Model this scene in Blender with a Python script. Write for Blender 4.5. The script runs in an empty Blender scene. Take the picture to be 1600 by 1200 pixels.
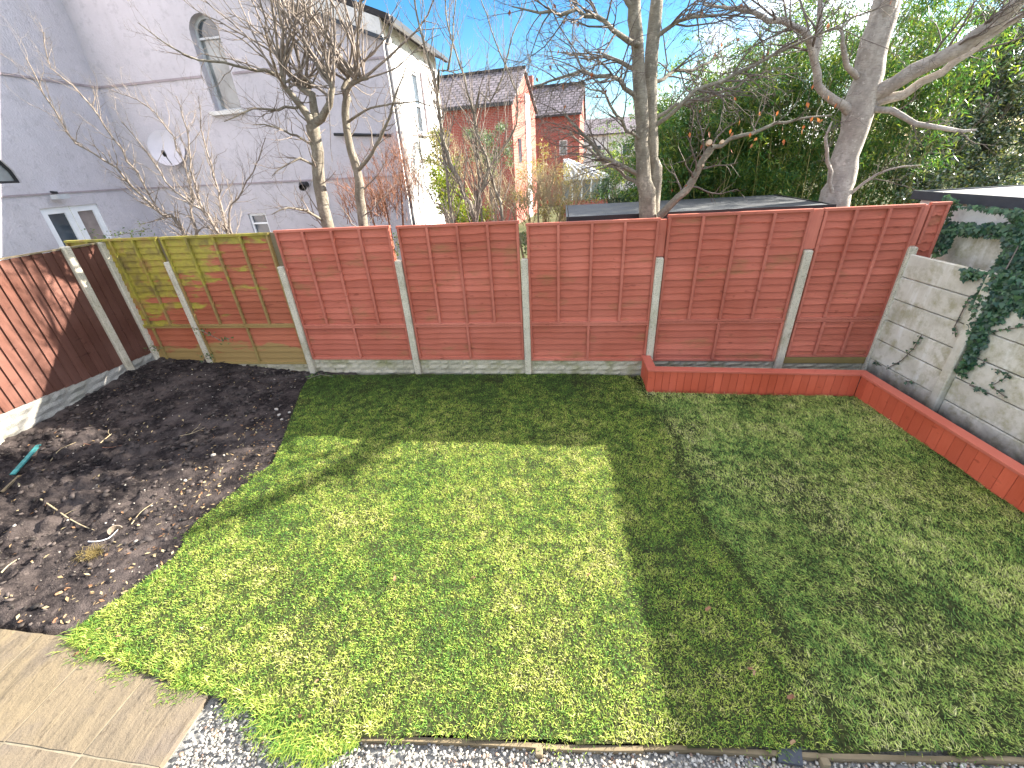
import bpy, bmesh, math, random
import numpy as np
from mathutils import Vector, Matrix, geometry
random.seed(7)
rng = np.random.default_rng(7)
scene = bpy.context.scene
COL = scene.collection

# ------------------------------------------------------------------ camera
CX, CY, F, CAMH = 800.0, 600.0, 651.74, 3.155
RW = np.array([[0.9984091, -0.0469989, -0.03115092],
               [0.00541735, -0.46995506, 0.88267372],
               [-0.05612423, -0.88143822, -0.4689528]])
cam = bpy.data.cameras.new('camera')
cam.sensor_width = 36.0
cam.lens = F / 1600 * 36.0
cam.clip_start = 0.05
cam.clip_end = 1500
camo = bpy.data.objects.new('camera', cam)
COL.objects.link(camo)
camo.matrix_world = Matrix(((RW[0, 0], -RW[0, 1], -RW[0, 2], 0), (RW[1, 0], -RW[1, 1], -RW[1, 2], 0),
                            (RW[2, 0], -RW[2, 1], -RW[2, 2], CAMH), (0, 0, 0, 1)))
scene.camera = camo

# ------------------------------------------------------------------ sky, sun, exposure
SUNV = Vector((1.91, 0.617, 1.0)).normalized()          # towards the sun
SUN_EL = math.asin(SUNV.z)
SUN_AZ = math.atan2(SUNV.x, SUNV.y)
world = bpy.data.worlds.new('World')
scene.world = world
world.use_nodes = True
wn, wl = world.node_tree.nodes, world.node_tree.links
wn.clear()
wo = wn.new('ShaderNodeOutputWorld')
bg = wn.new('ShaderNodeBackground')
sky = wn.new('ShaderNodeTexSky')
sky.sky_type = 'NISHITA'
sky.sun_disc = False
sky.sun_elevation = SUN_EL
sky.sun_rotation = SUN_AZ
sky.air_density = 1.0
sky.dust_density = 0.25
sky.ozone_density = 2.5
# white clouds over the whole sky, spread and brightened to fill the shade
hs = wn.new('ShaderNodeHueSaturation')
hs.inputs['Saturation'].default_value = 1.4
hs.inputs['Value'].default_value = 0.62
wl.new(sky.outputs[0], hs.inputs['Color'])
tc = wn.new('ShaderNodeTexCoord')
mp = wn.new('ShaderNodeMapping')
mp.inputs['Location'].default_value = (4.25, 6.47, 7.91)
mp.inputs['Scale'].default_value = (1.0, 1.0, 2.2)
nz = wn.new('ShaderNodeTexNoise')
nz.inputs['Scale'].default_value = 2.0
nz.inputs['Detail'].default_value = 7
nz.inputs['Roughness'].default_value = 0.55
cr = wn.new('ShaderNodeValToRGB')
cr.color_ramp.elements[0].position = 0.46
cr.color_ramp.elements[1].position = 0.62
mixc = wn.new('ShaderNodeMixRGB')
mixc.inputs[2].default_value = (12.6, 12.3, 12.0, 1)
wl.new(tc.outputs['Generated'], mp.inputs[0])
wl.new(mp.outputs[0], nz.inputs['Vector'])
wl.new(nz.outputs['Fac'], cr.inputs[0])
wl.new(cr.outputs[0], mixc.inputs[0])
wl.new(hs.outputs[0], mixc.inputs[1])
wl.new(mixc.outputs[0], bg.inputs[0])
bg.inputs[1].default_value = 0.08
wl.new(bg.outputs[0], wo.inputs[0])
sl = bpy.data.lights.new('sun', 'SUN')
sl.energy = 5.0
sl.angle = math.radians(0.53)
sl.color = (1.0, 0.93, 0.82)
so = bpy.data.objects.new('sun', sl)
so.rotation_euler = SUNV.to_track_quat('Z', 'Y').to_euler()
so.location = (20, 8, 20)
COL.objects.link(so)
scene.view_settings.view_transform = 'Standard'
scene.view_settings.look = 'None'
scene.view_settings.gamma = 1
scene.view_settings.use_curve_mapping = False
scene.view_settings.exposure = 2.46
scene.cycles.max_bounces = 6
scene.cycles.diffuse_bounces = 3
scene.cycles.glossy_bounces = 2
scene.cycles.transmission_bounces = 4
scene.cycles.transparent_max_bounces = 8


# ------------------------------------------------------------------ helpers
def ray(px, py):
    return RW @ np.array([px - CX, py - CY, F])
def at(px, py, Y):
    v = ray(px, py); t = Y / v[1]
    return np.array([v[0] * t, v[1] * t, CAMH + v[2] * t])
def gnd(px, py, z=0.0):
    v = ray(px, py); t = (z - CAMH) / v[2]
    return np.array([v[0] * t, v[1] * t, z])
def onx(px, py, X):
    v = ray(px, py); t = X / v[0]
    return np.array([v[0] * t, v[1] * t, CAMH + v[2] * t])

def lattice(seed):
    return np.random.default_rng(seed).random((64, 64))
def vn(x, y, seed=0):
    L = lattice(seed)
    x = np.asarray(x, float); y = np.asarray(y, float)
    xi = np.floor(x).astype(int); yi = np.floor(y).astype(int)
    fx = x - xi; fy = y - yi
    fx = fx * fx * (3 - 2 * fx); fy = fy * fy * (3 - 2 * fy)
    a = L[xi % 64, yi % 64]; b = L[(xi + 1) % 64, yi % 64]
    c = L[xi % 64, (yi + 1) % 64]; d = L[(xi + 1) % 64, (yi + 1) % 64]
    return (a * (1 - fx) + b * fx) * (1 - fy) + (c * (1 - fx) + d * fx) * fy
def fbm(x, y, seed=0, octs=4):
    s = 0; a = 0.5; t = 0
    for k in range(octs):
        s = s + a * vn(np.asarray(x) * 2 ** k, np.asarray(y) * 2 ** k, seed + k); t += a; a *= 0.5
    return s / t
def sstep(a, b, x):
    t = np.clip((np.asarray(x, float) - a) / (b - a), 0, 1)
    return t * t * (3 - 2 * t)

def tag(o, label=None, cat=None, group=None, kind=None):
    if label: o['label'] = label
    if cat: o['category'] = cat
    if group: o['group'] = group
    if kind: o['kind'] = kind
    return o
def link(o, parent=None):
    COL.objects.link(o)
    if parent is not None: o.parent = parent
    return o
def empty(name, loc=(0, 0, 0), rz=0.0, parent=None):
    o = bpy.data.objects.new(name, None)
    o.empty_display_size = 0.2
    link(o, parent); o.location = loc; o.rotation_euler = (0, 0, rz)
    return o

class MB:
    """collects shapes, builds ONE mesh object"""
    def __init__(s): s.v = []; s.f = []
    def add(s, vs, fs):
        n = len(s.v); s.v += [tuple(map(float, q)) for q in vs]; s.f += [tuple(i + n for i in q) for q in fs]
        return s
    def box(s, x0, x1, y0, y1, z0, z1):
        return s.add([(x0, y0, z0), (x1, y0, z0), (x1, y1, z0), (x0, y1, z0), (x0, y0, z1), (x1, y0, z1), (x1, y1, z1), (x0, y1, z1)],
                     [(0, 3, 2, 1), (4, 5, 6, 7), (0, 1, 5, 4), (1, 2, 6, 5), (2, 3, 7, 6), (3, 0, 4, 7)])
    def bevbox(s, x0, x1, y0, y1, z0, z1, b=0.006):
        # box with chamfered front (-y) and top edges
        vs = []
        for z, i in ((z0, 0), (z1 - b, 0), (z1, b)):
            vs += [(x0 + b + i, y0 + i, z), (x1 - b - i, y0 + i, z), (x1 - i, y0 + b + i, z), (x1 - i, y1 - b - i, z),
                   (x1 - b - i, y1 - i, z), (x0 + b + i, y1 - i, z), (x0 + i, y1 - b - i, z), (x0 + i, y0 + b + i, z)]
        fs = [tuple(range(7, -1, -1)), tuple(range(16, 24))]
        for r in (0, 8):
            for k in range(8):
                fs.append((r + k, r + (k + 1) % 8, r + 8 + (k + 1) % 8, r + 8 + k))
        return s.add(vs, fs)
    def prism(s, poly, z0, z1):
        n = len(poly)
        return s.add([(p[0], p[1], z0) for p in poly] + [(p[0], p[1], z1) for p in poly],
                     [tuple(range(n - 1, -1, -1)), tuple(range(n, 2 * n))] + [(i, (i + 1) % n, n + (i + 1) % n, n + i) for i in range(n)])
    def bar(s, a, b, w, h=None, up=(0, 0, 1)):
        h = h or w
        a = Vector(a); b = Vector(b); d = (b - a).normalized(); u = Vector(up)
        if abs(d.dot(u)) > 0.98: u = Vector((0, 1, 0))
        x = d.cross(u).normalized() * w / 2; y = x.cross(d).normalized() * h / 2
        return s.add([a - x - y, a + x - y, a + x + y, a - x + y, b - x - y, b + x - y, b + x + y, b - x + y],
                     [(0, 1, 2, 3), (7, 6, 5, 4), (0, 4, 5, 1), (1, 5, 6, 2), (2, 6, 7, 3), (3, 7, 4, 0)])
    def tube(s, pts, rad, n=8):
        v, f = tube_arrays(np.array([pts], float), np.array([rad], float), n)
        return s.add(v, [tuple(q) for q in f])
    def mesh(s, name):
        m = bpy.data.meshes.new(name); m.from_pydata(s.v, [], s.f); m.update(); return m
    def build(s, name, mat, parent=None, smooth=False):
        m = s.mesh(name); m.materials.append(mat)
        if smooth: m.polygons.foreach_set('use_smooth', [True] * len(m.polygons))
        return link(bpy.data.objects.new(name, m), parent)

def tube_arrays(P, Rr, n):
    """P [N,k,3], Rr [N,k] -> verts, quad faces (with tip caps collapsed)"""
    N, k, _ = P.shape
    T = np.empty_like(P)
    T[:, 1:-1] = P[:, 2:] - P[:, :-2]; T[:, 0] = P[:, 1] - P[:, 0]; T[:, -1] = P[:, -1] - P[:, -2]
    T /= np.linalg.norm(T, axis=2, keepdims=True) + 1e-9
    D = P[:, -1] - P[:, 0]; D /= np.linalg.norm(D, axis=1, keepdims=True) + 1e-9
    ref = np.where(np.abs(D[:, 2:3]) > 0.8, np.array([[1.0, 0.13, 0.07]]), np.array([[0.09, 0.05, 1.0]]))
    U = np.cross(T, ref[:, None, :]); U /= np.linalg.norm(U, axis=2, keepdims=True) + 1e-9
    V = np.cross(T, U)
    a = np.arange(n) * 2 * math.pi / n
    ring = P[:, :, None, :] + Rr[:, :, None, None] * (np.cos(a)[None, None, :, None] * U[:, :, None, :] + np.sin(a)[None, None, :, None] * V[:, :, None, :])
    verts = ring.reshape(-1, 3)
    base = (np.arange(N) * k * n)[:, None, None] + (np.arange(k - 1) * n)[None, :, None] + np.arange(n)[None, None, :]
    nxt = (np.arange(N) * k * n)[:, None, None] + (np.arange(k - 1) * n)[None, :, None] + ((np.arange(n) + 1) % n)[None, None, :]
    faces = np.stack([base, nxt, nxt + n, base + n], axis=-1).reshape(-1, 4)
    return verts, faces

def np_mesh(name, verts, faces, mat, parent=None, col=None, smooth=False):
    verts = np.asarray(verts, np.float32); faces = np.asarray(faces, np.int32)
    m = bpy.data.meshes.new(name)
    nf, k = faces.shape
    m.vertices.add(len(verts)); m.vertices.foreach_set('co', verts.ravel())
    m.loops.add(nf * k); m.loops.foreach_set('vertex_index', faces.ravel())
    m.polygons.add(nf); m.polygons.foreach_set('loop_start', np.arange(nf, dtype=np.int32) * k)
    try: m.polygons.foreach_set('loop_total', np.full(nf, k, np.int32))
    except Exception: pass
    if smooth: m.polygons.foreach_set('use_smooth', np.ones(nf, bool))
    if col is not None:
        ca = m.color_attributes.new('tint', 'FLOAT_COLOR', 'POINT')
        c4 = np.ones((len(verts), 4), np.float32); c4[:, :3] = col
        ca.data.foreach_set('color', c4.ravel())
    m.update(); m.validate()
    m.materials.append(mat)
    return link(bpy.data.objects.new(name, m), parent)

# ------------------------------------------------------------------ materials
class NT:
    def __init__(s, name):
        s.m = bpy.data.materials.new(name); s.m.use_nodes = True
        s.n = s.m.node_tree.nodes; s.l = s.m.node_tree.links
        s.p = s.n['Principled BSDF']; s.out = s.n['Material Output']
    def noise(s, scale, detail=4, rough=0.55, vec=None, stretch=None, dist=0.0, coord='Object'):
        t = s.n.new('ShaderNodeTexNoise'); t.inputs['Scale'].default_value = scale
        t.inputs['Detail'].default_value = detail; t.inputs['Roughness'].default_value = rough
        t.inputs['Distortion'].default_value = dist
        s.l.new(s.coord(stretch, coord) if vec is None else vec, t.inputs['Vector'])
        return t.outputs['Fac']
    def coord(s, stretch=None, coord='Object'):
        if coord == 'World':
            c = s.n.new('ShaderNodeNewGeometry').outputs['Position']
        else:
            c = s.n.new('ShaderNodeTexCoord').outputs[coord]
        if stretch is None: return c
        m = s.n.new('ShaderNodeMapping'); m.inputs['Scale'].default_value = stretch
        s.l.new(c, m.inputs[0]); return m.outputs[0]
    def ramp(s, fac, stops):
        r = s.n.new('ShaderNodeValToRGB'); e = r.color_ramp.elements
        while len(e) < len(stops): e.new(0.5)
        for q, (p, c) in zip(e, stops):
            q.position = p; q.color = (*c, 1) if len(c) == 3 else c
        s.l.new(fac, r.inputs[0]); return r.outputs[0]
    def mix(s, fac, a, b, mode='MIX'):
        m = s.n.new('ShaderNodeMixRGB'); m.blend_type = mode
        for k, q in ((0, fac), (1, a), (2, b)):
            if isinstance(q, (int, float)): m.inputs[k].default_value = q
            elif isinstance(q, tuple): m.inputs[k].default_value = (*q, 1)
            else: s.l.new(q, m.inputs[k])
        return m.outputs[0]
    def math(s, op, a, b=None, clamp=False):
        m = s.n.new('ShaderNodeMath'); m.operation = op; m.use_clamp = clamp
        for k, q in ((0, a), (1, b)):
            if q is None: continue
            if isinstance(q, (int, float)): m.inputs[k].default_value = q
            else: s.l.new(q, m.inputs[k])
        return m.outputs[0]
    def rnd(s): return s.n.new('ShaderNodeObjectInfo').outputs['Random']
    def base(s, c):
        if isinstance(c, tuple): s.p.inputs['Base Color'].default_value = (*c, 1)
        else: s.l.new(c, s.p.inputs['Base Color'])
        return s
    def rough(s, r, spec=0.35):
        s.p.inputs['Specular IOR Level'].default_value = spec
        if isinstance(r, (int, float)): s.p.inputs['Roughness'].default_value = r
        else: s.l.new(r, s.p.inputs['Roughness'])
        return s
    def bump(s, h, strength=0.4, dist=0.01):
        b = s.n.new('ShaderNodeBump'); b.inputs['Strength'].default_value = strength; b.inputs['Distance'].default_value = dist
        s.l.new(h, b.inputs['Height']); s.l.new(b.outputs[0], s.p.inputs['Normal']); return s

def grey(v): return (v, v, v)

def m_paint(name, c0, c1, algae=None, stretch=(1.5, 12, 30), rough=0.62):
    t = NT(name)
    g = t.noise(3.0, 6, 0.6, stretch=stretch)
    c = t.ramp(g, [(0.25, c0), (0.75, c1)])
    b = t.noise(1.3, 4, coord='World')
    c = t.mix(t.ramp(b, [(0.35, grey(0)), (0.7, grey(0.6))]), c, tuple(x * 1.22 + 0.035 for x in c1))
    c = t.mix(t.math('MULTIPLY', t.rnd(), 0.42), c, tuple(x * 0.66 for x in c0))
    kn = t.noise(5.5, 3, 0.5, stretch=(1, 1, 3.2), coord='World')
    c = t.mix(t.ramp(kn, [(0.66, grey(0)), (0.72, grey(0.55))]), c, tuple(x * 0.5 for x in c0))
    if algae: c = algae(t, c)
    t.base(c).rough(rough, 0.15)
    t.bump(t.mix(0.35, g, t.noise(45, 4, coord='World')), 0.5, 0.006)
    return t.m

RED0, RED1 = (0.37, 0.094, 0.058), (0.47, 0.130, 0.083)
def algae_light(t, c):
    n = t.noise(2.6, 5, 0.6, stretch=(0.6, 1, 1.6), coord='World')
    return t.mix(t.ramp(n, [(0.56, grey(0)), (0.70, grey(0.5))]), c, (0.20, 0.13, 0.05))
def algae_heavy(t, c):
    geo = t.n.new('ShaderNodeNewGeometry'); sp = t.n.new('ShaderNodeSeparateXYZ'); t.l.new(geo.outputs['Position'], sp.inputs[0])
    n = t.noise(2.0, 5, 0.62, stretch=(0.8, 1, 3.0), coord='World')
    h = t.math('MULTIPLY', t.math('SUBTRACT', sp.outputs['Z'], 1.45), 0.36)
    side = t.math('MULTIPLY', t.math('ADD', sp.outputs['X'], 5.6), -0.16)
    v = t.math('ADD', t.math('ADD', t.math('ADD', n, h), side), t.math('MULTIPLY', t.math('SUBTRACT', t.rnd(), 0.5), 0.16))
    fac = t.ramp(v, [(0.50, grey(0)), (0.58, grey(0.92))])
    low = t.math('MULTIPLY', t.math('SUBTRACT', 0.62, sp.outputs['Z']), 1.3)
    n2 = t.noise(3.1, 4, 0.6, stretch=(0.7, 1, 2.5), coord='World')
    fac2 = t.ramp(t.math('ADD', n2, low), [(0.62, grey(0)), (0.74, grey(0.85))])
    gcol = t.ramp(t.noise(4, 5, coord='World'), [(0.3, (0.16, 0.125, 0.045)), (0.5, (0.34, 0.295, 0.045)), (0.66, (0.27, 0.16, 0.06))])
    c = t.mix(fac, c, gcol)
    return t.mix(fac2, c, (0.27, 0.20, 0.075))

M = {}
M['slat'] = m_paint('red_brown_fence_paint', RED0, RED1, algae_light)
M['slat_mossy'] = m_paint('algae_stained_fence_paint', (0.30, 0.085, 0.045), (0.38, 0.11, 0.055), algae_heavy)
M['batten'] = m_paint('red_brown_batten_paint', (0.38, 0.108, 0.072), (0.48, 0.148, 0.10), None, (12, 12, 1.5))
M['batten_mossy'] = m_paint('algae_batten_paint', (0.24, 0.15, 0.06), (0.31, 0.20, 0.07), algae_heavy, (12, 12, 1.5))
M['planter'] = m_paint('terracotta_planter_paint', (0.47, 0.083, 0.041), (0.55, 0.108, 0.054), None, (20, 20, 2.0), 0.5)
M['cap'] = m_paint('planter_cap_paint', (0.45, 0.105, 0.07), (0.52, 0.135, 0.088), None, (3, 3, 8), 0.42)
M['brown_board'] = m_paint('brown_feather_edge_stain', (0.085, 0.034, 0.024), (0.145, 0.060, 0.041), None, (22, 22, 1.4), 0.7)
M['raw_wood'] = m_paint('weathered_timber', (0.13, 0.10, 0.06), (0.21, 0.165, 0.10), None, (2, 14, 30), 0.85)

def m_concrete(name, c0, c1, c2, speck=120, algae=0.0):
    t = NT(name)
    a = t.noise(2.2, 6, 0.65, coord='World'); b = t.noise(speck, 2, coord='World')
    c = t.ramp(a, [(0.25, c0), (0.5, c1), (0.75, c2)])
    c = t.mix(t.ramp(b, [(0.36, grey(0.75)), (0.46, grey(0))]), c, tuple(x * 0.35 for x in c0))
    c = t.mix(t.ramp(t.noise(7, 5, 0.7, stretch=(1, 1, 0.35), coord='World'), [(0.56, grey(0)), (0.72, grey(0.55))]), c, tuple(x * 0.42 for x in c0))
    if algae:
        c = t.mix(t.ramp(t.noise(3.3, 5, coord='World'), [(0.5, grey(0)), (0.7, grey(algae))]), c, (0.17, 0.17, 0.05))
    t.base(c).rough(0.88, 0.2).bump(t.mix(0.5, b, t.noise(30, 5, coord='World')), 0.6, 0.006)
    return t.m
M['post'] = m_concrete('aggregate_concrete', (0.42, 0.37, 0.28), (0.56, 0.50, 0.40), (0.66, 0.60, 0.49), 90, 0.25)
M['gboard'] = m_concrete('rock_faced_concrete', (0.34, 0.31, 0.22), (0.47, 0.42, 0.32), (0.56, 0.50, 0.39), 150, 0.75)
M['gboard_left'] = m_concrete('pale_rock_faced_concrete', (0.24, 0.225, 0.20), (0.31, 0.295, 0.265), (0.37, 0.355, 0.325), 150, 0.15)

def m_wallpanel():
    t = NT('stained_concrete_panel')
    geo = t.n.new('ShaderNodeNewGeometry'); sp = t.n.new('ShaderNodeSeparateXYZ'); t.l.new(geo.outputs['Position'], sp.inputs[0])
    c = t.ramp(t.noise(2.6, 6, 0.65, coord='World'), [(0.28, (0.42, 0.39, 0.31)), (0.5, (0.60, 0.565, 0.48)), (0.75, (0.72, 0.685, 0.60))])
    drip = t.noise(7, 4, 0.6, stretch=(1, 1, 0.12), coord='World')
    c = t.mix(t.ramp(drip, [(0.58, grey(0)), (0.68, grey(0.6))]), c, (0.76, 0.75, 0.70))
    c = t.mix(t.ramp(t.noise(5, 5, 0.7, coord='World'), [(0.46, grey(0)), (0.64, grey(0.75))]), c, (0.33, 0.30, 0.18))
    # splash-stained, damp band just above the soil
    wet = t.math('ADD', t.math('MULTIPLY', t.math('SUBTRACT', 0.30, sp.outputs['Z']), 4.0), t.math('SUBTRACT', t.noise(6, 4, coord='World'), 0.5))
    c = t.mix(t.ramp(wet, [(0.1, grey(0)), (0.8, grey(0.85))]), c, (0.055, 0.052, 0.055))
    t.base(c).rough(0.9, 0.2).bump(t.noise(40, 5, coord='World'), 0.5, 0.005)
    return t.m
M['wallpanel'] = m_wallpanel()

def m_render(name, c):
    t = NT(name)
    a = t.noise(1.1, 5, 0.6, coord='World'); b = t.noise(5, 6, 0.75, coord='World')
    cc = t.ramp(a, [(0.3, tuple(x * 0.86 for x in c)), (0.7, c)])
    cc = t.mix(t.ramp(b, [(0.53, grey(0)), (0.64, grey(0.6))]), cc, tuple(x * 0.70 for x in c))
    cc = t.mix(t.ramp(t.noise(3, 4, stretch=(1, 1, 0.08), coord='World'), [(0.55, grey(0)), (0.75, grey(0.35))]), cc, tuple(x * 0.7 for x in c))
    t.base(cc).rough(0.9, 0.2).bump(t.mix(0.5, b, t.noise(25, 5, coord='World')), 0.8, 0.03)
    return t.m
M['render'] = m_render('shade_tinted_white_render', (0.545, 0.515, 0.555))  # off-white render; the lilac cast of its shade is put into the colour
M['render_white'] = m_render('white_render', (0.72, 0.70, 0.68))
M['render_string'] = m_render('dull_render_ledge', (0.36, 0.31, 0.33))

def m_plain(name, c, rough=0.5, spec=0.4, var=0.15, scale=8, bump=0.1):
    t = NT(name)
    n = t.noise(scale, 4, coord='World')
    t.base(t.ramp(n, [(0.3, tuple(x * (1 - var) for x in c)), (0.7, tuple(min(1, x * (1 + var)) for x in c))])).rough(rough, spec)
    if bump: t.bump(t.noise(scale * 6, 3, coord='World'), bump, 0.005)
    return t.m
M['upvc'] = m_plain('white_upvc', (0.78, 0.79, 0.82), 0.3, 0.5, 0.04)
M['black'] = m_plain('black_plastic', (0.018, 0.018, 0.02), 0.4, 0.5)
M['fascia'] = m_plain('dark_blue_black_fascia', (0.035, 0.042, 0.055), 0.5, 0.4)
M['greypipe'] = m_plain('grey_downpipe', (0.10, 0.10, 0.11), 0.5)
M['dish'] = m_plain('white_dish_enamel', (0.54, 0.51, 0.55), 0.4, 0.4, 0.05)
M['metal'] = m_plain('galvanised_metal', (0.45, 0.47, 0.5), 0.35, 0.6)
def m_glass(name, c=(0.03, 0.04, 0.05)):
    t = NT(name)
    t.base(t.ramp(t.noise(1.5, 3, coord='World'), [(0.35, c), (0.7, tuple(x * 2.4 for x in c))])).rough(0.06, 0.8)
    return t.m
M['glass'] = m_glass('dark_window_glass')
M['glass_grey'] = m_glass('grey_leaded_glass', (0.13, 0.14, 0.14))
M['curtain'] = m_plain('taupe_curtain', (0.25, 0.21, 0.2), 0.9, 0.1, 0.3, 3)

def m_bark(name, c0, c1, c2, scale=9):
    t = NT(name)
    a = t.noise(scale, 6, 0.65, stretch=(1, 1, 0.6), coord='World'); b = t.noise(scale * 0.35, 3, coord='World')
    c = t.mix(t.ramp(b, [(0.4, grey(0)), (0.65, grey(0.6))]), t.ramp(a, [(0.3, c0), (0.55, c1), (0.75, c2)]), c0)
    w = t.noise(scale * 3, 5, 0.65, stretch=(0.6, 0.6, 4.0), coord='World')
    c = t.mix(t.ramp(w, [(0.52, grey(0)), (0.66, grey(0.55))]), c, tuple(x * 0.5 for x in c0))
    c = t.mix(t.ramp(t.noise(scale * 1.7, 4, coord='World'), [(0.6, grey(0)), (0.7, grey(0.5))]), c, tuple(min(1, x * 1.25) for x in c2))
    t.base(c).rough(0.85, 0.25).bump(t.mix(0.5, a, w), 1.0, 0.035)
    return t.m
M['bark_grey'] = m_bark('grey_beech_bark', (0.28, 0.245, 0.215), (0.47, 0.42, 0.37), (0.60, 0.54, 0.48))
M['bark_pale'] = m_bark('pale_grey_tan_bark', (0.15, 0.125, 0.095), (0.26, 0.23, 0.18), (0.35, 0.315, 0.26), 14)
M['bark_dark'] = m_bark('olive_grey_bark', (0.15, 0.13, 0.10), (0.29, 0.26, 0.205), (0.42, 0.38, 0.31))
M['twig_pale'] = m_plain('pale_twig', (0.20, 0.165, 0.138), 0.8, 0.3, 0.3, 20)
M['twig_dark'] = m_plain('dark_twig', (0.13, 0.105, 0.09), 0.8, 0.3, 0.3, 20)
M['twig_red'] = m_plain('red_brown_twig', (0.25, 0.125, 0.08), 0.85, 0.2, 0.3, 20)
M['twig_tan'] = m_plain('straw_tan_twig', (0.36, 0.29, 0.18), 0.85, 0.2, 0.3, 20)

def m_leaf(name, trans=0.35, rough=0.5, spec=0.4, gain=1.0):
    t = NT(name)
    at_ = t.n.new('ShaderNodeAttribute'); at_.attribute_name = 'tint'
    t.base(at_.outputs['Color']).rough(rough, spec)
    if trans > 0:
        tr = t.n.new('ShaderNodeBsdfTranslucent')
        hs = t.mix(1.0, at_.outputs['Color'], (1.25 * gain, 1.2 * gain, 0.6 * gain), 'MULTIPLY')
        t.l.new(hs, tr.inputs['Color'])
        mx = t.n.new('ShaderNodeMixShader'); mx.inputs[0].default_value = trans
        t.l.new(t.p.outputs[0], mx.inputs[1]); t.l.new(tr.outputs[0], mx.inputs[2]); t.l.new(mx.outputs[0], t.out.inputs['Surface'])
    return t.m
M['grass'] = m_leaf('grass_blades', 0.42, 0.6, 0.2, 1.15)
M['bamboo_leaf'] = m_leaf('bamboo_leaves', 0.45, 0.4, 0.5)
M['evergreen_leaf'] = m_leaf('glossy_evergreen_leaves', 0.22, 0.22, 0.7)
M['shrub_leaf'] = m_leaf('shrub_leaves', 0.4, 0.5, 0.4)
M['ivy_leaf'] = m_leaf('ivy_leaves', 0.15, 0.38, 0.5)
M['dead_leaf'] = m_leaf('dry_brown_leaves', 0.3, 0.7, 0.2)
M['stone'] = m_leaf('gravel_stones', 0.0, 0.7, 0.3)
M['culm'] = m_plain('bamboo_culm', (0.22, 0.21, 0.07), 0.5, 0.4, 0.3)

def m_soil():
    t = NT('dug_soil')
    a = t.noise(2.2, 6, 0.7, coord='World'); b = t.noise(14, 6, 0.75, coord='World'); d = t.noise(70, 3, coord='World')
    c = t.ramp(b, [(0.34, (0.006, 0.005, 0.006)), (0.54, (0.020, 0.016, 0.016)), (0.72, (0.085, 0.069, 0.062))])
    c = t.mix(t.ramp(a, [(0.44, grey(0)), (0.62, grey(0.65))]), c, (0.105, 0.084, 0.076))
    c = t.mix(t.ramp(d, [(0.66, grey(0)), (0.72, grey(0.7))]), c, (0.20, 0.17, 0.13))
    t.base(c).rough(0.95, 0.15).bump(t.mix(0.45, b, d), 0.9, 0.03)
    return t.m
M['soil'] = m_soil()
def m_lawn():
    t = NT('lawn_thatch')
    a = t.noise(3, 6, 0.7, coord='World'); b = t.noise(40, 4, coord='World')
    c = t.ramp(b, [(0.3, (0.012, 0.016, 0.007)), (0.55, (0.035, 0.045, 0.014)), (0.75, (0.10, 0.09, 0.04))])
    c = t.mix(t.ramp(a, [(0.45, grey(0)), (0.7, grey(0.5))]), c, (0.04, 0.033, 0.022))
    t.base(c).rough(0.95, 0.1).bump(b, 0.8, 0.02)
    return t.m
M['lawn'] = m_lawn()
def m_ground():
    t = NT('rough_ground')
    a = t.noise(0.6, 6, 0.7, coord='World')
    t.base(t.ramp(a, [(0.35, (0.05, 0.06, 0.025)), (0.6, (0.10, 0.10, 0.05)), (0.8, (0.12, 0.10, 0.075))])).rough(0.95, 0.1).bump(t.noise(10, 5, coord='World'), 0.6, 0.05)
    return t.m
M['ground'] = m_ground()
def m_slab():
    t = NT('buff_sandstone')
    w = t.noise(2.0, 5, 0.6, stretch=(3.0, 0.6, 1), dist=1.5, coord='World'); n = t.noise(26, 5, 0.7, coord='World')
    c = t.ramp(w, [(0.25, (0.10, 0.080, 0.052)), (0.5, (0.155, 0.122, 0.077)), (0.75, (0.195, 0.152, 0.09))])
    c = t.mix(t.ramp(t.noise(3.5, 5, coord='World'), [(0.5, grey(0)), (0.7, grey(0.55))]), c, (0.10, 0.083, 0.072))
    c = t.mix(t.ramp(n, [(0.60, grey(0)), (0.72, grey(0.5))]), c, (0.05, 0.038, 0.026))
    c = t.mix(t.math('MULTIPLY', t.rnd(), 0.35), c, (0.12, 0.10, 0.085))
    c = t.mix(t.ramp(t.noise(7, 6, 0.7, stretch=(2.2, 0.7, 1), dist=2.0, coord='World'), [(0.57, grey(0)), (0.63, grey(0.55))]), c, (0.06, 0.045, 0.03))
    t.base(c).rough(0.75, 0.25).bump(t.mix(0.4, w, n), 0.9, 0.02)
    return t.m
M['slab'] = m_slab()
M['mortar'] = m_plain('pale_mortar', (0.19, 0.165, 0.12), 0.95, 0.1, 0.2, 20)
def m_felt():
    t = NT('mineral_roof_felt')
    n = t.noise(60, 3, coord='World'); a = t.noise(2.5, 5, coord='World')
    c = t.ramp(n, [(0.35, (0.035, 0.04, 0.045)), (0.6, (0.085, 0.09, 0.10))])
    c = t.mix(t.ramp(a, [(0.5, grey(0)), (0.65, grey(0.5))]), c, (0.13, 0.13, 0.12))
    t.base(c).rough(0.7, 0.4).bump(n, 0.6, 0.01)
    return t.m
M['felt'] = m_felt()
def m_pale_felt():
    t = NT('pale_gritty_felt')
    n = t.noise(45, 3, coord='World')
    t.base(t.ramp(n, [(0.35, (0.11, 0.11, 0.105)), (0.6, (0.25, 0.245, 0.23))])).rough(0.8, 0.3).bump(n, 0.7, 0.01)
    return t.m
M['pale_felt'] = m_pale_felt()
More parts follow.
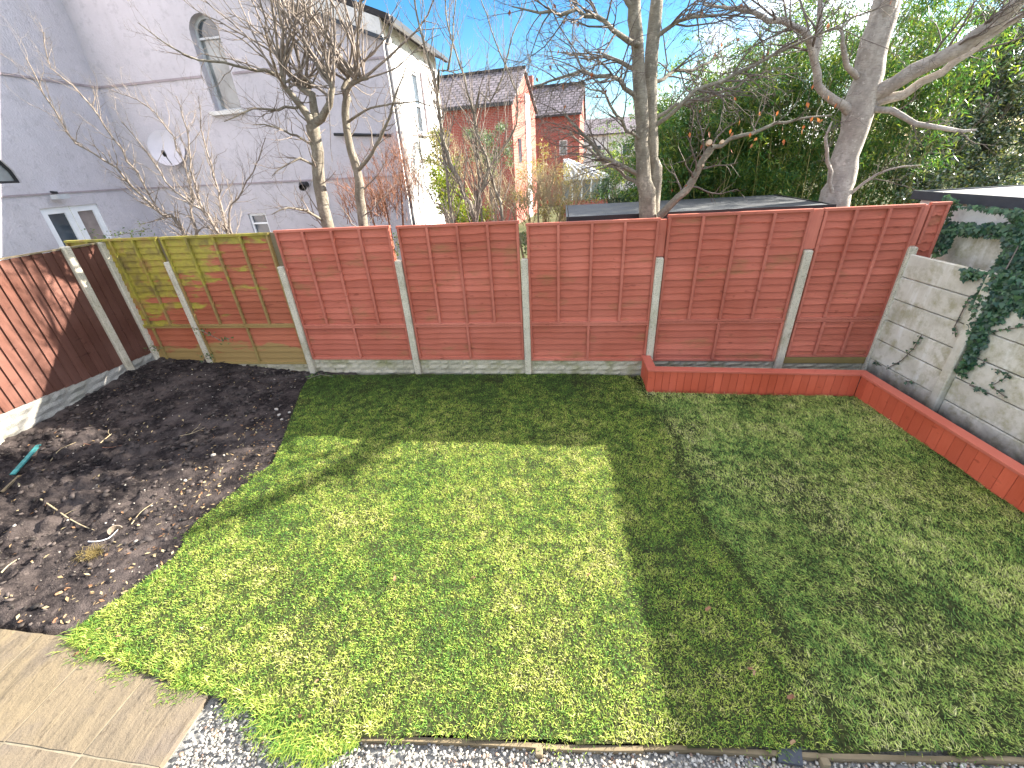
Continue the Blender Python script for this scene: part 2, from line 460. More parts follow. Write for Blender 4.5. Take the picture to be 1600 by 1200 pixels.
def m_brick():
    t = NT('red_brickwork')
    b = t.n.new('ShaderNodeTexBrick'); b.inputs['Scale'].default_value = 1.0
    b.inputs['Color1'].default_value = (0.30, 0.05, 0.035, 1); b.inputs['Color2'].default_value = (0.37, 0.075, 0.052, 1)
    b.inputs['Mortar'].default_value = (0.36, 0.25, 0.21, 1)
    b.inputs['Mortar Size'].default_value = 0.010; b.inputs['Brick Width'].default_value = 0.225; b.inputs['Row Height'].default_value = 0.075
    sp = t.n.new('ShaderNodeSeparateXYZ'); t.l.new(t.coord(), sp.inputs[0])
    cb = t.n.new('ShaderNodeCombineXYZ'); t.l.new(t.math('ADD', sp.outputs['X'], sp.outputs['Y']), cb.inputs[0]); t.l.new(sp.outputs['Z'], cb.inputs[1])
    t.l.new(cb.outputs[0], b.inputs['Vector'])
    c = t.mix(t.ramp(t.noise(0.9, 5, coord='World'), [(0.4, grey(0)), (0.7, grey(0.4))]), b.outputs['Color'], (0.27, 0.07, 0.06))
    t.base(c).rough(0.9, 0.2).bump(b.outputs['Fac'], -0.4, 0.01)
    return t.m
M['brick'] = m_brick()
def m_slate(name, c):
    t = NT(name)
    b = t.n.new('ShaderNodeTexBrick')
    b.inputs['Color1'].default_value = (*c, 1); b.inputs['Color2'].default_value = (*[x * 1.7 for x in c], 1); b.inputs['Mortar'].default_value = (*[x * 0.15 for x in c], 1)
    b.inputs['Scale'].default_value = 1.0; b.inputs['Mortar Size'].default_value = 0.035; b.inputs['Brick Width'].default_value = 0.42; b.inputs['Row Height'].default_value = 0.30
    t.l.new(t.coord(coord='UV'), b.inputs['Vector'])
    cc = t.mix(t.ramp(t.noise(1.5, 5, coord='World'), [(0.45, grey(0)), (0.75, grey(0.3))]), b.outputs['Color'], tuple(x * 1.5 for x in c))
    t.base(cc).rough(0.7, 0.4).bump(b.outputs['Fac'], -0.6, 0.02)
    return t.m
M['slate'] = m_slate('purple_grey_slates', (0.125, 0.105, 0.115))
M['teal'] = m_plain('flaking_teal_paint', (0.05, 0.24, 0.24), 0.7, 0.3, 0.5, 14)

# ------------------------------------------------------------------ ground, bed, lawn, patio, gravel
g = MB().add([(-300, -300, -0.12), (300, -300, -0.12), (300, 600, -0.12), (-300, 600, -0.12)], [(0, 1, 2, 3)]).build('ground', M['ground'])
tag(g, kind='structure')

LAWN = [(-3.80, 6.62), (-3.72, 6.06), (-3.50, 5.3), (-3.30, 4.6), (-3.18, 4.1), (-3.33, 3.71), (-3.52, 3.14), (-3.42, 2.75), (-3.52, 2.45),
        (-3.74, 2.05), (-3.68, 1.92), (-3.3, 1.80), (-2.79, 1.66), (-2.25, 1.52), (-2.0, 1.47), (-1.85, 1.36), (-1.64, 1.30), (-1.45, 1.18), (-1.25, 1.17), (-1.12, 1.285),
        (0.63, 1.205), (2.75, 1.12), (4.6, 1.04), (4.6, 5.06), (1.83, 5.45), (1.86, 6.0), (0.04, 6.27)]
LAWN_A = np.array(LAWN)
def inside(x, y, poly=LAWN_A):
    x = np.asarray(x, float); y = np.asarray(y, float); r = np.zeros(x.shape, bool)
    n = len(poly)
    for i in range(n):
        x0, y0 = poly[i]; x1, y1 = poly[(i + 1) % n]
        c = ((y0 > y) != (y1 > y)) & (x < (x1 - x0) * (y - y0) / (y1 - y0 + 1e-12) + x0)
        r ^= c
    return r
def edge_dist(x, y, poly=LAWN_A):
    d = np.full(np.shape(x), 9.0)
    n = len(poly)
    for i in range(n):
        a = poly[i]; b = poly[(i + 1) % n]; ab = b - a
        t = np.clip(((x - a[0]) * ab[0] + (y - a[1]) * ab[1]) / (ab @ ab), 0, 1)
        d = np.minimum(d, np.hypot(x - a[0] - t * ab[0], y - a[1] - t * ab[1]))
    return d
def rise(x, y):     # the bed climbs into the far left corner
    return 0.26 * sstep(3.6, 6.8, -np.asarray(x, float)) * sstep(4.6, 7.0, y)
def seam_x(y):
    y = np.asarray(y, float); return 1.76 + 0.06 * np.sin(y * 1.7) + 0.30 * (fbm(y * 1.3, y * 0.07 + 3, 61, 4) - 0.5)
def lawn_z(x, y):
    tx = seam_x(y)
    trench = -0.03 * np.exp(-((x - tx) / 0.045) ** 2) * sstep(0.3, 0.6, fbm(np.asarray(x) * 2, np.asarray(y) * 2.2, 71, 3) + 0.12)
    return 0.012 + 0.035 * (fbm(np.asarray(x) * 1.1, np.asarray(y) * 1.1, 5, 3) - 0.5) + rise(x, y) * 0.5 + trench
def soil_z(x, y):
    x = np.asarray(x, float); y = np.asarray(y, float)
    ins = inside(x, y); ed = edge_dist(x, y)
    bed = (x < -3.0) & (y > 1.8) & ~ins
    rough = 0.06 * (fbm(x * 2.0, y * 2.0, 11, 3) - 0.5) + 0.17 * np.maximum(fbm(x * 5.0, y * 5.0, 21, 4) - 0.47, 0) + 0.075 * (fbm(x * 12, y * 12, 31, 3) - 0.5)
    amp = sstep(0.0, 0.5, ed) * (0.45 + 0.75 * sstep(-4.2, -5.2, x) * sstep(5.6, 4.6, y))
    z = np.where(bed, rise(x, y) - 0.01 + rough * amp * 1.4, -0.07)
    return np.where(ins | (y < 1.83 - 0.126 * (x + 2.27)), -0.07, z)
def grid_mesh(name, x0, x1, y0, y1, step, zf, mat, keep=None, smooth=True):
    nx = int((x1 - x0) / step); ny = int((y1 - y0) / step)
    X, Y = np.meshgrid(np.linspace(x0, x1, nx + 1), np.linspace(y0, y1, ny + 1), indexing='ij')
    V = np.stack([X, Y, zf(X.ravel(), Y.ravel()).reshape(X.shape)], -1).reshape(-1, 3)
    i, j = np.meshgrid(np.arange(nx), np.arange(ny), indexing='ij')
    a = (i * (ny + 1) + j).ravel(); Fc = np.stack([a, a + ny + 1, a + ny + 2, a + 1], -1)
    if keep is not None:
        c = V[Fc].mean(1); Fc = Fc[keep(c[:, 0], c[:, 1])]
        u, inv = np.unique(Fc.ravel(), return_inverse=True); V = V[u]; Fc = inv.reshape(-1, 4)
    return np_mesh(name, V, Fc, mat, smooth=smooth)
tag(grid_mesh('soil_bed', -8.2, -2.9, 1.7, 7.9, 0.022, soil_z, M['soil']), kind='structure')
tag(MB().add([(-8.2, 0.2, -0.075), (5.4, 0.2, -0.075), (5.4, 6.4, -0.075), (-8.2, 6.4, -0.075)], [(0, 1, 2, 3)]).build('subsoil', M['soil']), kind='structure')
tag(grid_mesh('lawn', -3.85, 4.62, 1.0, 6.64, 0.03, lawn_z, M['lawn'], keep=lambda x, y: inside(x, y)), kind='structure')

def blades(px, py, pz, length, width, lean, col, droop=0.5, az=None):
    """curved blades, 3 triangles each -> verts, tri faces, colours"""
    n = len(px)
    az = rng.random(n) * 2 * math.pi if az is None else az
    d = np.stack([np.cos(az), np.sin(az), np.zeros(n)], -1)
    wv = np.stack([-np.sin(az), np.cos(az), np.zeros(n)], -1) * (width / 2)[:, None]
    b = np.stack([px, py, pz], -1)
    mid = b + d * (length * lean * 0.40)[:, None]; mid[:, 2] += length * np.sqrt(np.maximum(0.05, 1 - lean ** 2)) * 0.55
    tip = b + d * (length * np.minimum(1.0, lean * (1 + droop * 0.6)))[:, None]; tip[:, 2] += length * np.sqrt(np.maximum(0.03, 1 - lean ** 2)) * (1 - droop * 0.45)
    V = np.stack([b - wv, b + wv, mid - wv * 0.8, mid + wv * 0.8, tip], 1).reshape(-1, 3)
    k = np.arange(n)[:, None] * 5
    Fc = np.concatenate([k + [0, 1, 3], k + [0, 3, 2], k + [2, 3, 4]], 0)
    C = np.repeat(col, 5, 0).reshape(n, 5, 3) * np.array([0.30, 0.30, 0.85, 0.85, 1.2])[None, :, None]  # roots darkened, tips brightened: shade between blades put into the colour
    return V, Fc, C.reshape(-1, 3)
def pick(cols, t):
    cols = np.array(cols); t = np.clip(t, 0, 0.9999) * (len(cols) - 1); i = t.astype(int)
    return cols[i] + (cols[i + 1] - cols[i]) * (t - i)[:, None]
def scatter_lawn(n, x0, x1, y0, y1):
    x = rng.uniform(x0, x1, n); y = rng.uniform(y0, y1, n)
    k = inside(x, y); return x[k], y[k]
GREENS = [(0.085, 0.21, 0.045), (0.18, 0.35, 0.06), (0.36, 0.50, 0.09), (0.54, 0.595, 0.13), (0.68, 0.66, 0.28), (0.78, 0.72, 0.45)]
def make_grass(name, label, n, x0, x1, rough):
    x, y = scatter_lawn(n, x0, x1, 1.0, 6.65)
    patch = fbm(x * 1.6, y * 1.6, 41, 4); clump = fbm(x * 13, y * 13, 51, 3)
    far = sstep(4.6, 6.2, y) * (1 - sstep(1.0, 2.0, x))
    bare = fbm(x * 2.3 + 9, y * 2.3, 81, 4)
    tx = seam_x(y)
    edge = tx + 0.3 * (fbm(x * 3, y * 3, 131, 3) - 0.5) + rng.normal(0, 0.09, len(x))
    mine = (x > edge) if rough else (x <= edge)
    seam = np.exp(-((x - tx) / 0.06) ** 2) * sstep(0.35, 0.6, fbm(x * 2, y * 2.2, 71, 3) + 0.12)
    keep = rng.random(len(x)) > (0.45 * sstep(0.55, 0.75, bare) * (0.4 + far) + 0.55 * seam + 0.35 * (1 - sstep(0.25, 0.45, clump)))
    keep &= mine
    if rough:
        dead = sstep(0.5, 0.62, fbm(x * 1.1 + 3, y * 1.1, 91, 3))
        keep &= rng.random(len(x)) > 0.40 * dead
    x, y, patch, clump, far = x[keep], y[keep], patch[keep], clump[keep], far[keep]
    if rough: dead = dead[keep]
    n = len(x); u = rng.random(n)
    t = 0.20 + 0.55 * (patch - 0.5) + 0.75 * (clump - 0.5) + (u ** 2) * 0.50 - far * 0.22
    front = sstep(2.4, 1.2, y)
    t = t + front * 0.12
    if rough: t = t + 0.10 * dead + 0.03
    col = pick(GREENS, t) * rng.uniform(0.5, 1.5, n)[:, None]
    if rough: col = (col * 0.86 + col.mean(1, keepdims=True) * 0.14 * np.array([0.95, 1.0, 1.05])) * 1.18
    ed = edge_dist(x, y)
    L = rng.uniform(0.015, 0.033, n) * (0.75 + 0.6 * clump) * (1 - 0.25 * far)
    lean = rng.uniform(0.35, 0.97, n); az = None
    if rough:
        L *= rng.uniform(0.9, 1.7, n); lean = rng.uniform(0.6, 0.98, n)
        az = rng.normal(2.2, 0.9, n) + 2.5 * (fbm(x * 0.9, y * 0.9, 101, 2) - 0.5)
    # uncut fringe along the patio and the timber edging
    fr = (ed < 0.13) & (y < 2.6) & (x < -1.0)
    L[fr] *= rng.uniform(1.1, 2.0, fr.sum())
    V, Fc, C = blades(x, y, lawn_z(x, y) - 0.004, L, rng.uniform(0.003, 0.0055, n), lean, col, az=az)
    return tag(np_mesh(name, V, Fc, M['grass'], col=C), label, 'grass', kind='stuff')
make_grass('grass', 'short yellow-green turf of the older lawn left of the turf seam', 430000, -3.85, 2.1, False)
make_grass('grass', 'longer, strawy, combed-over turf between the turf seam and the red planter', 200000, 1.5, 4.62, True)
# long tufts hanging over the patio edge and the gravel
fx, fy, fl = [], [], []
for (cx_, cy_, r_, k_, l_) in [(-3.62, 2.00, 0.14, 260, 0.13), (-3.40, 1.86, 0.16, 260, 0.10), (-3.05, 1.74, 0.14, 200, 0.07), (-2.55, 1.60, 0.16, 260, 0.07), (-2.05, 1.46, 0.10, 200, 0.08),
                               (-1.80, 1.34, 0.10, 260, 0.10), (-1.60, 1.25, 0.11, 380, 0.13), (-1.38, 1.20, 0.12, 380, 0.12), (-1.2, 1.25, 0.06, 160, 0.1), (-0.9, 1.27, 0.09, 60, 0.06), (0.1, 1.23, 0.2, 90, 0.05), (1.4, 1.18, 0.3, 120, 0.06),
                               (2.4, 1.14, 0.25, 120, 0.06), (3.3, 5.2, 0.6, 260, 0.07), (2.3, 5.36, 0.4, 200, 0.07), (4.45, 4.2, 0.12, 120, 0.07), (4.45, 3.2, 0.12, 160, 0.08), (-3.42, 3.0, 0.12, 120, 0.07), (-3.3, 3.9, 0.12, 120, 0.07)]:
    fx.append(rng.normal(cx_, r_ * 0.5, k_)); fy.append(rng.normal(cy_, r_ * 0.35, k_)); fl.append(rng.uniform(0.4, 0.95, k_) * l_ * 0.65)
fx, fy, fl = map(np.concatenate, (fx, fy, fl)); n = len(fx)
V, Fc, C = blades(fx, fy, np.full(n, 0.005), fl, rng.uniform(0.004, 0.007, n), rng.uniform(0.5, 0.95, n), pick(GREENS, rng.uniform(0.0, 0.62, n)) * 0.8, droop=0.9, az=rng.normal(-1.7, 0.9, n))
tag(np_mesh('grass_fringe', V, Fc, M['grass'], col=C), 'long uncut grass tufts flopping over the patio edge and gravel', 'grass', kind='stuff')

# patio of buff slabs
PA = math.radians(-7.2)
patio = empty('patio', (-2.27, 1.80, 0.0), PA); tag(patio, kind='structure')
MB().box(-3.2, -0.01, -1.6, -0.03, -0.06, -0.003).build('mortar_bed', M['mortar'], patio)
def slab_mesh(w, d, seed):
    r = random.Random(seed); mb = MB(); b = 0.008
    n = 6
    top = []
    for i in range(n):
        for j in range(n):
            u = i / (n - 1); v = j / (n - 1)
            e = 0.006 if i in (0, n - 1) or j in (0, n - 1) else 0
            top.append((u * w + (r.uniform(-.003, .003) if e else 0), v * d + (r.uniform(-.003, .003) if e else 0), r.uniform(-0.0006, 0.0006) - e * 0.5))
    fs = [(i * n + j, (i + 1) * n + j, (i + 1) * n + j + 1, i * n + j + 1) for i in range(n - 1) for j in range(n - 1)]
    mb.add(top, fs)
    ring = [i * n for i in range(n)] + [(n - 1) * n + j for j in range(1, n)] + [i * n + n - 1 for i in range(n - 2, -1, -1)] + [j for j in range(n - 2, 0, -1)]
    k = len(ring); base = len(mb.v)
    mb.v += [(mb.v[q][0], mb.v[q][1], -0.045) for q in ring]
    mb.f += [(ring[q], base + q, base + (q + 1) % k, ring[(q + 1) % k]) for q in range(k)]
    m = mb.mesh('paving_slab'); m.materials.append(M['slab']); return m
xs = [0.0, -0.565, -1.165, -1.74, -2.33, -2.92]; ys = [0.0, -0.665, -1.25]
sd = 0
for i in range(5):
    for j in range(2):
        sd += 1
        o = link(bpy.data.objects.new('paving_slab', slab_mesh(xs[i] - xs[i + 1] - 0.014, ys[j] - ys[j + 1] - 0.014, sd)), patio)
        o.location = (xs[i + 1] + 0.007, ys[j + 1] + 0.007, 0.004 + random.uniform(-0.002, 0.002))

# gravel
def ico():
    bm = bmesh.new(); bmesh.ops.create_icosphere(bm, subdivisions=1, radius=1.0)
    v = np.array([q.co[:] for q in bm.verts]); f = np.array([[q.index for q in p.verts] for p in bm.faces]); bm.free(); return v, f
IV, IF = ico()
def lumps(name, x, y, z, size, flat, mat, cols, label=None, cat=None, jitter=0.22):
    n = len(x)
    S = np.stack([rng.uniform(0.75, 1.3, n), rng.uniform(0.75, 1.3, n), rng.uniform(0.6, 1.0, n) * flat], -1) * size[:, None]
    P = IV[None] * (1 + rng.uniform(-jitter, jitter, (n, len(IV), 1))) * S[:, None, :]
    a = rng.random(n) * 6.28; ca, sa = np.cos(a), np.sin(a); tl = rng.normal(0, 0.35, n); ct, st = np.cos(tl), np.sin(tl)
    X = P[..., 0]; Y = P[..., 1] * ct[:, None] - P[..., 2] * st[:, None]; Z = P[..., 1] * st[:, None] + P[..., 2] * ct[:, None]
    P = np.stack([X * ca[:, None] - Y * sa[:, None], X * sa[:, None] + Y * ca[:, None], Z], -1) + np.stack([x, y, z], -1)[:, None, :]
    Fc = (IF[None] + (np.arange(n) * len(IV))[:, None, None]).reshape(-1, 3)
    o = np_mesh(name, P.reshape(-1, 3), Fc, mat, col=np.repeat(cols, len(IV), 0), smooth=jitter < 0.3)
    return tag(o, label, cat, kind='stuff')
n = 30000
gx = rng.uniform(-2.42, 3.6, n); gy = rng.uniform(0.45, 1.62, n)
k = ~inside(gx, gy) & (gx > -2.25 + (gy - 1.52) * 0.12) & (gy < 1.60) & ~((gx > -1.15) & (gy > 1.265 - (gx + 1.12) * 0.043))
gx, gy = gx[k], gy[k]; n = len(gx)
gc = np.array([(0.40, 0.39, 0.37), (0.30, 0.29, 0.285), (0.34, 0.305, 0.26), (0.12, 0.12, 0.135), (0.22, 0.15, 0.12), (0.42, 0.41, 0.40)])[rng.choice(6, n, p=[.38, .2, .17, .05, .06, .14])] * rng.uniform(0.8, 1.15, n)[:, None] * np.array([1.02, 0.99, 0.92])
lumps('gravel', gx, gy, rng.uniform(-0.062, -0.022, n), rng.uniform(0.006, 0.0125, n), 0.75, M['stone'], gc, 'loose grey and white pebbles along the lawn edging', 'gravel')

tag(MB().add([(-2.5, 0.2, -0.052), (4.6, 0.2, -0.052), (4.6, 1.12, -0.052), (-1.1, 1.27, -0.052), (-1.6, 1.62, -0.052), (-2.5, 1.62, -0.052)], [tuple(range(6))]).build('gravel_bed', M['pale_felt']), kind='structure')
# dry clods and crumbs over the dug bed
n = 6500
cx_ = rng.uniform(-7.4, -3.2, n); cy_ = rng.uniform(2.0, 7.1, n)
k = ~inside(cx_, cy_) & (rng.random(n) < 0.25 + 0.9 * sstep(0.45, 0.7, fbm(cx_ * 1.5, cy_ * 1.5, 121, 3))) & (cx_ > -7.55 + 0.27 * (cy_ - 4.9))
cx_, cy_ = cx_[k], cy_[k]; n = len(cx_); sz = 0.005 + 0.032 * rng.random(n) ** 4
lumps('soil_clods', cx_, cy_, soil_z(cx_, cy_) + sz * 0.3, sz, 0.7, M['stone'], np.array([(0.045, 0.036, 0.032)]) * rng.uniform(0.3, 1.9, (n, 1)), 'crumbly clods lying over the dug soil bed', 'soil', jitter=0.5)
n = 170
cx_ = rng.uniform(-7.2, -3.1, n); cy_ = rng.uniform(2.1, 7.0, n); k = (~inside(cx_, cy_)); cx_, cy_ = cx_[k], cy_[k]; n = len(cx_)
lumps('pale_pebbles', cx_, cy_, soil_z(cx_, cy_) + 0.004, rng.uniform(0.005, 0.014, n), 0.7, M['stone'], np.array([(0.42, 0.38, 0.32)]) * rng.uniform(0.5, 1.1, (n, 1)), 'small pale stones speckling the dug soil', 'pebbles')

def leaf_quads(P, N, U, L, Wd, col, lift=0.15):
    """folded leaf: 4 tris  (kite shape along U in plane normal N)"""
    U = U - N * (U * N).sum(1, keepdims=True); U /= np.linalg.norm(U, axis=1, keepdims=True) + 1e-9
    B = np.cross(N, U); n = len(P)
    L = np.asarray(L)[:, None]; Wd = np.asarray(Wd)[:, None]
    V = np.stack([P - U * L * 0.5, P - U * L * 0.05 + B * Wd * 0.5 + N * Wd * lift, P + U * L * 0.5, P - U * L * 0.05 - B * Wd * 0.5 + N * Wd * lift], 1).reshape(-1, 3)
    k = np.arange(n)[:, None] * 4
    return V, np.concatenate([k + [0, 2, 1], k + [0, 3, 2]], 0), np.repeat(col, 4, 0)
def unit(n):
    v = rng.normal(size=(n, 3)); return v / np.linalg.norm(v, axis=1, keepdims=True)
# leaf litter and straw on the bed
n = 700
x = np.concatenate([rng.normal(-3.75, 0.3, n // 2), rng.uniform(-7, -3.2, n - n // 2)]); y = np.concatenate([rng.uniform(2.0, 5.2, n // 2), rng.uniform(2.0, 7.0, n - n // 2)])
k = ~inside(x, y) & (y > 2.1); x, y = x[k], y[k]; n = len(x)
N = np.tile([0, 0, 1.0], (n, 1)) + rng.normal(0, 0.3, (n, 3)); N /= np.linalg.norm(N, axis=1, keepdims=True)
V, Fc, C = leaf_quads(np.stack([x, y, soil_z(x, y) + 0.012], -1), N, unit(n), rng.uniform(0.02, 0.06, n), rng.uniform(0.008, 0.03, n), np.array([(0.34, 0.24, 0.13), (0.24, 0.13, 0.07), (0.42, 0.34, 0.2)])[rng.integers(0, 3, n)])
tag(np_mesh('leaf_litter', V, Fc, M['dead_leaf'], col=C), 'scraps of dead leaf and straw strewn along the bed', 'leaf litter', kind='stuff')

# ------------------------------------------------------------------ rear fence (local x runs along the fence, -y is the garden side)
FA = math.atan2(-0.47, 3.86)
fence = empty('lap_fence', (-3.82, 6.80, 0.0), FA)
tag(fence, 'long red-brown lap panel fence with concrete posts along the far end of the lawn', 'fence')
def slat_obj(name, x0, x1, zt, zb, mat, parent, rnd, thick=0.021):
    n = 9; w = x1 - x0
    ph = rnd.uniform(0, 6); amp = rnd.uniform(0.002, 0.0055)
    bumps = [(rnd.uniform(0.05, 0.95), rnd.choice((-1, 1)) * rnd.uniform(0.008, 0.02), rnd.uniform(0.03, 0.08)) for _ in range(rnd.choice((0, 1, 1, 2)))]
    us = sorted([i / n for i in range(n + 1)] + [b[0] for b in bumps])
    us = [u for i, u in enumerate(us) if i == 0 or u - us[i - 1] > 0.012]
    def zz(u): return zb + amp * math.sin(ph + u * 9) + amp * 0.6 * math.sin(ph * 2 + u * 23) + sum(b[1] * math.exp(-((u - b[0]) / b[2]) ** 2) for b in bumps)
    m = len(us); mb = MB()
    mb.v = [(x0 + u * w, 0.004, zt) for u in us] + [(x0 + u * w, -thick, zz(u)) for u in us] + [(x0 + u * w, -thick + 0.014, zz(u) + 0.004) for u in us] + [(x0 + w, 0.013, zt), (x0, 0.013, zt)]
    for i in range(m - 1):
        mb.f.append((i, m + i, m + i + 1, i + 1)); mb.f.append((m + i, 2 * m + i, 2 * m + i + 1, m + i + 1))
    mb.f.append((0, m - 1, 3 * m, 3 * m + 1)); mb.f.append(tuple([3 * m + 1, 3 * m] + [2 * m + i for i in range(m - 1, -1, -1)]))
    return mb.build(name, mat, parent)
BOX = {}
def strip(name, x0, x1, y0, y1, z0, z1, mat, parent, b=0.004):
    """planed batten: chamfered bar, mesh shared between equal sizes"""
    key = (round(x1 - x0, 3), round(y1 - y0, 3), round(z1 - z0, 3), mat.name)
    if key not in BOX:
        m = MB().bevbox(0, x1 - x0, 0, y1 - y0, 0, z1 - z0, b).mesh(name); m.materials.append(mat); BOX[key] = m
    o = link(bpy.data.objects.new(name, BOX[key]), parent); o.location = (x0, y0, z0); return o
def panel(x0, x1, ztop, zrail, zbot, mossy, seed, nb=3, nlow=1, nu=14, label=None, lowext=None):
    r = random.Random(seed)
    ms = M['slat_mossy'] if mossy else M['slat']; mbm = M['batten_mossy'] if mossy else M['batten']
    p = empty('fence_panel', (x0, 0, 0), 0, fence); w = x1 - x0
    if label: p['label'] = label
    p.rotation_euler = (r.uniform(-0.006, 0.006), r.uniform(-0.002, 0.002), 0)
    pitch = (ztop - 0.03 - zrail - 0.03) / nu
    for i in range(nu):
        zt = zrail + 0.03 + (i + 1) * pitch; z = zt - pitch - 0.022
        slat_obj('slat', 0.004, w - 0.004, zt + 0.004, z + r.uniform(-0.008, 0.008), ms, p, r)
    nl = 6; pl = (zrail - 0.03 - zbot - 0.02) / nl
    for i in range(nl):
        zt = zbot + 0.02 + (i + 1) * pl
        slat_obj('slat', 0.004, w - 0.004, zt + 0.004, max(zbot + 0.005, zt - pl - 0.02 + r.uniform(-0.008, 0.008)), ms, p, r)
    strip('top_rail', -0.012, w + 0.012, -0.044, 0.024, ztop - 0.035, ztop, mbm, p)
    strip('middle_rail', 0.0, w, -0.046, 0.024, zrail - 0.004, zrail + 0.030, mbm, p)
    strip('middle_rail', 0.0, w, -0.042, 0.024, zrail - 0.040, zrail - 0.008, mbm, p)
    strip('bottom_rail', 0.0, w, -0.040, 0.024, zbot, zbot + 0.035, mbm, p)
    for xx in (0.0, w - 0.034):
        strip('side_batten', xx, xx + 0.034, -0.046, 0.026, zbot + 0.037, zrail - 0.042, mbm, p)
        strip('side_batten', xx, xx + 0.034, -0.046, 0.026, zrail + 0.032, ztop - 0.037, mbm, p)
    for i in range(nb):
        xx = w * (i + 1) / (nb + 1) - 0.019 + r.uniform(-0.01, 0.01)
        strip('batten', xx, xx + 0.038, -0.052, -0.012, zrail + 0.032, ztop - 0.037, mbm, p)
    for i in range(nlow):
        xx = w * (i + 1) / (nlow + 1) - 0.019 + r.uniform(-0.02, 0.02)
        strip('batten', xx, xx + 0.038, -0.050, -0.012, zbot + 0.037, zrail - 0.042, mbm, p)
    return p
panel(-3.78, -2.05, 2.415, 0.905, 0.17, True, 1, label='fence panel with yellow-green algae over most of its paint, in the corner')
panel(-1.95, -0.05, 2.410, 0.900, 0.16, True, 2, label='fence panel with yellow-green algae over its upper half only')
panel(0.065, 1.925, 2.430, 0.872, 0.250, False, 3)
panel(2.05, 3.865, 2.415, 0.875, 0.250, False, 4)
panel(3.975, 5.80, 2.375, 0.880, 0.240, False, 5)
panel(5.915, 7.70, 2.410, 0.900, 0.240, False, 6)
panel(7.86, 8.99, 2.405, 0.905, 0.310, False, 7, nb=2, nlow=2)
# short infill past the last post, and red fillers above two posts
pi = empty('fence_infill', (9.075, 0, 0), 0, fence); rr = random.Random(3)
for i in range(6): slat_obj('slat', 0.0, 0.20, 1.75 + (i + 1) * 0.105, 1.73 + i * 0.105, M['slat'], pi, rr)
strip('top_rail', -0.01, 0.215, -0.032, 0.024, 2.385, 2.418, M['batten'], pi)
strip('side_batten', 0.17, 0.205, -0.036, 0.026, 1.74, 2.383, M['batten'], pi)
strip('side_batten', 0.0, 0.034, -0.036, 0.026, 1.92, 2.383, M['batten'], pi)
strip('filler_post', 5.806, 5.908, -0.012, 0.05, 1.86, 2.35, M['batten'], fence)
strip('filler_post', 7.706, 7.852, -0.022, 0.04, 1.90, 2.40, M['batten'], fence)
strip('filler_post', 8.997, 9.062, -0.022, 0.04, 1.90, 2.39, M['batten'], fence)
strip('filler_post', -0.045, 0.06, 0.00, 0.06, 1.60, 2.40, M['raw_wood'], fence)
strip('filler_post', -2.045, -1.955, 0.00, 0.06, 1.60, 2.40, M['raw_wood'], fence)
def post_mesh(name, h, w=0.105, d=0.105, b=0.012):
    mb = MB(); mb.bevbox(-w / 2, w / 2, -d / 2, d / 2, 0, h, b); m = mb.mesh(name); m.materials.append(M['post']); return m
pm = post_mesh('concrete_post', 2.14)
for i, (s, top) in enumerate([(-2.0, 2.02), (0.0, 1.89), (1.99, 1.92), (3.92, 1.89), (5.855, 1.85), (7.78, 1.89), (9.025, 1.89)]):
    o = link(bpy.data.objects.new('concrete_post', pm), fence)
    o.location = (s, -0.026, top - 2.14); o.rotation_euler = (random.uniform(-.006, .006), random.uniform(-.006, .006), 0)
def block_mesh(w, h, seed, mat):
    r = random.Random(seed); nx, nz = 4, 3; mb = MB(); P = []
    for j in range(nz):
        for i in range(nx):
            e = i in (0, nx - 1) or j in (0, nz - 1)
            P.append((i / (nx - 1) * w, (0.0 if e else -0.014 + r.uniform(-0.01, 0.006)), j / (nz - 1) * h))
    mb.add(P, [(j * nx + i, j * nx + i + 1, (j + 1) * nx + i + 1, (j + 1) * nx + i) for j in range(nz - 1) for i in range(nx - 1)])
    m = mb.mesh('rock_face_block'); m.materials.append(mat); return m
BL = {}
def gravel_board(parent, x0, x1, z0, z1, mat, rows, bw, y=-0.012, name='gravel_board', seed=1, slope=0.0):
    r = random.Random(seed)
    gb = empty(name, (x0, 0, 0), 0, parent) if False else MB().box(0, x1 - x0, y, y + 0.045, z0, z1).build(name, mat, parent)
    gb.location = (x0, 0, 0)
    h = (z1 - z0) / rows; L = x1 - x0
    for j in range(rows):
        x = 0.0; k = 0
        while x < L - 0.02:
            w = min(L - x, bw * r.choice((0.7, 1.0, 1.0, 1.3)) if (k or j % 2 == 0) else bw * 0.55); k += 1
            if L - x - w < 0.05: w = L - x
            key = (round(w, 2), round(h, 3), r.randint(0, 3), mat.name)
            if key not in BL: BL[key] = block_mesh(round(w, 2) - 0.008, h - 0.008, hash(key[:3]) & 1023, mat)
            o = link(bpy.data.objects.new('rock_face_block', BL[key]), gb); o.location = (x + 0.004, y - 0.002, z0 + j * h + 0.004)
            x += w
    return gb
for i, (a, b, z0, z1) in enumerate([(-3.78, -2.055, -0.15, 0.165), (-1.945, -0.055, -0.15, 0.155), (0.056, 1.934, -0.06, 0.246), (2.046, 3.864, -0.06, 0.246), (3.976, 5.8, -0.06, 0.236), (5.912, 7.725, -0.06, 0.236), (7.835, 8.97, -0.06, 0.20)]):
    gravel_board(fence, a, b, z0, z1, M['gboard'], 3, 0.22, seed=i + 5)
strip('kick_board', 7.84, 8.968, -0.035, 0.02, 0.205, 0.305, M['batten_mossy'], fence)

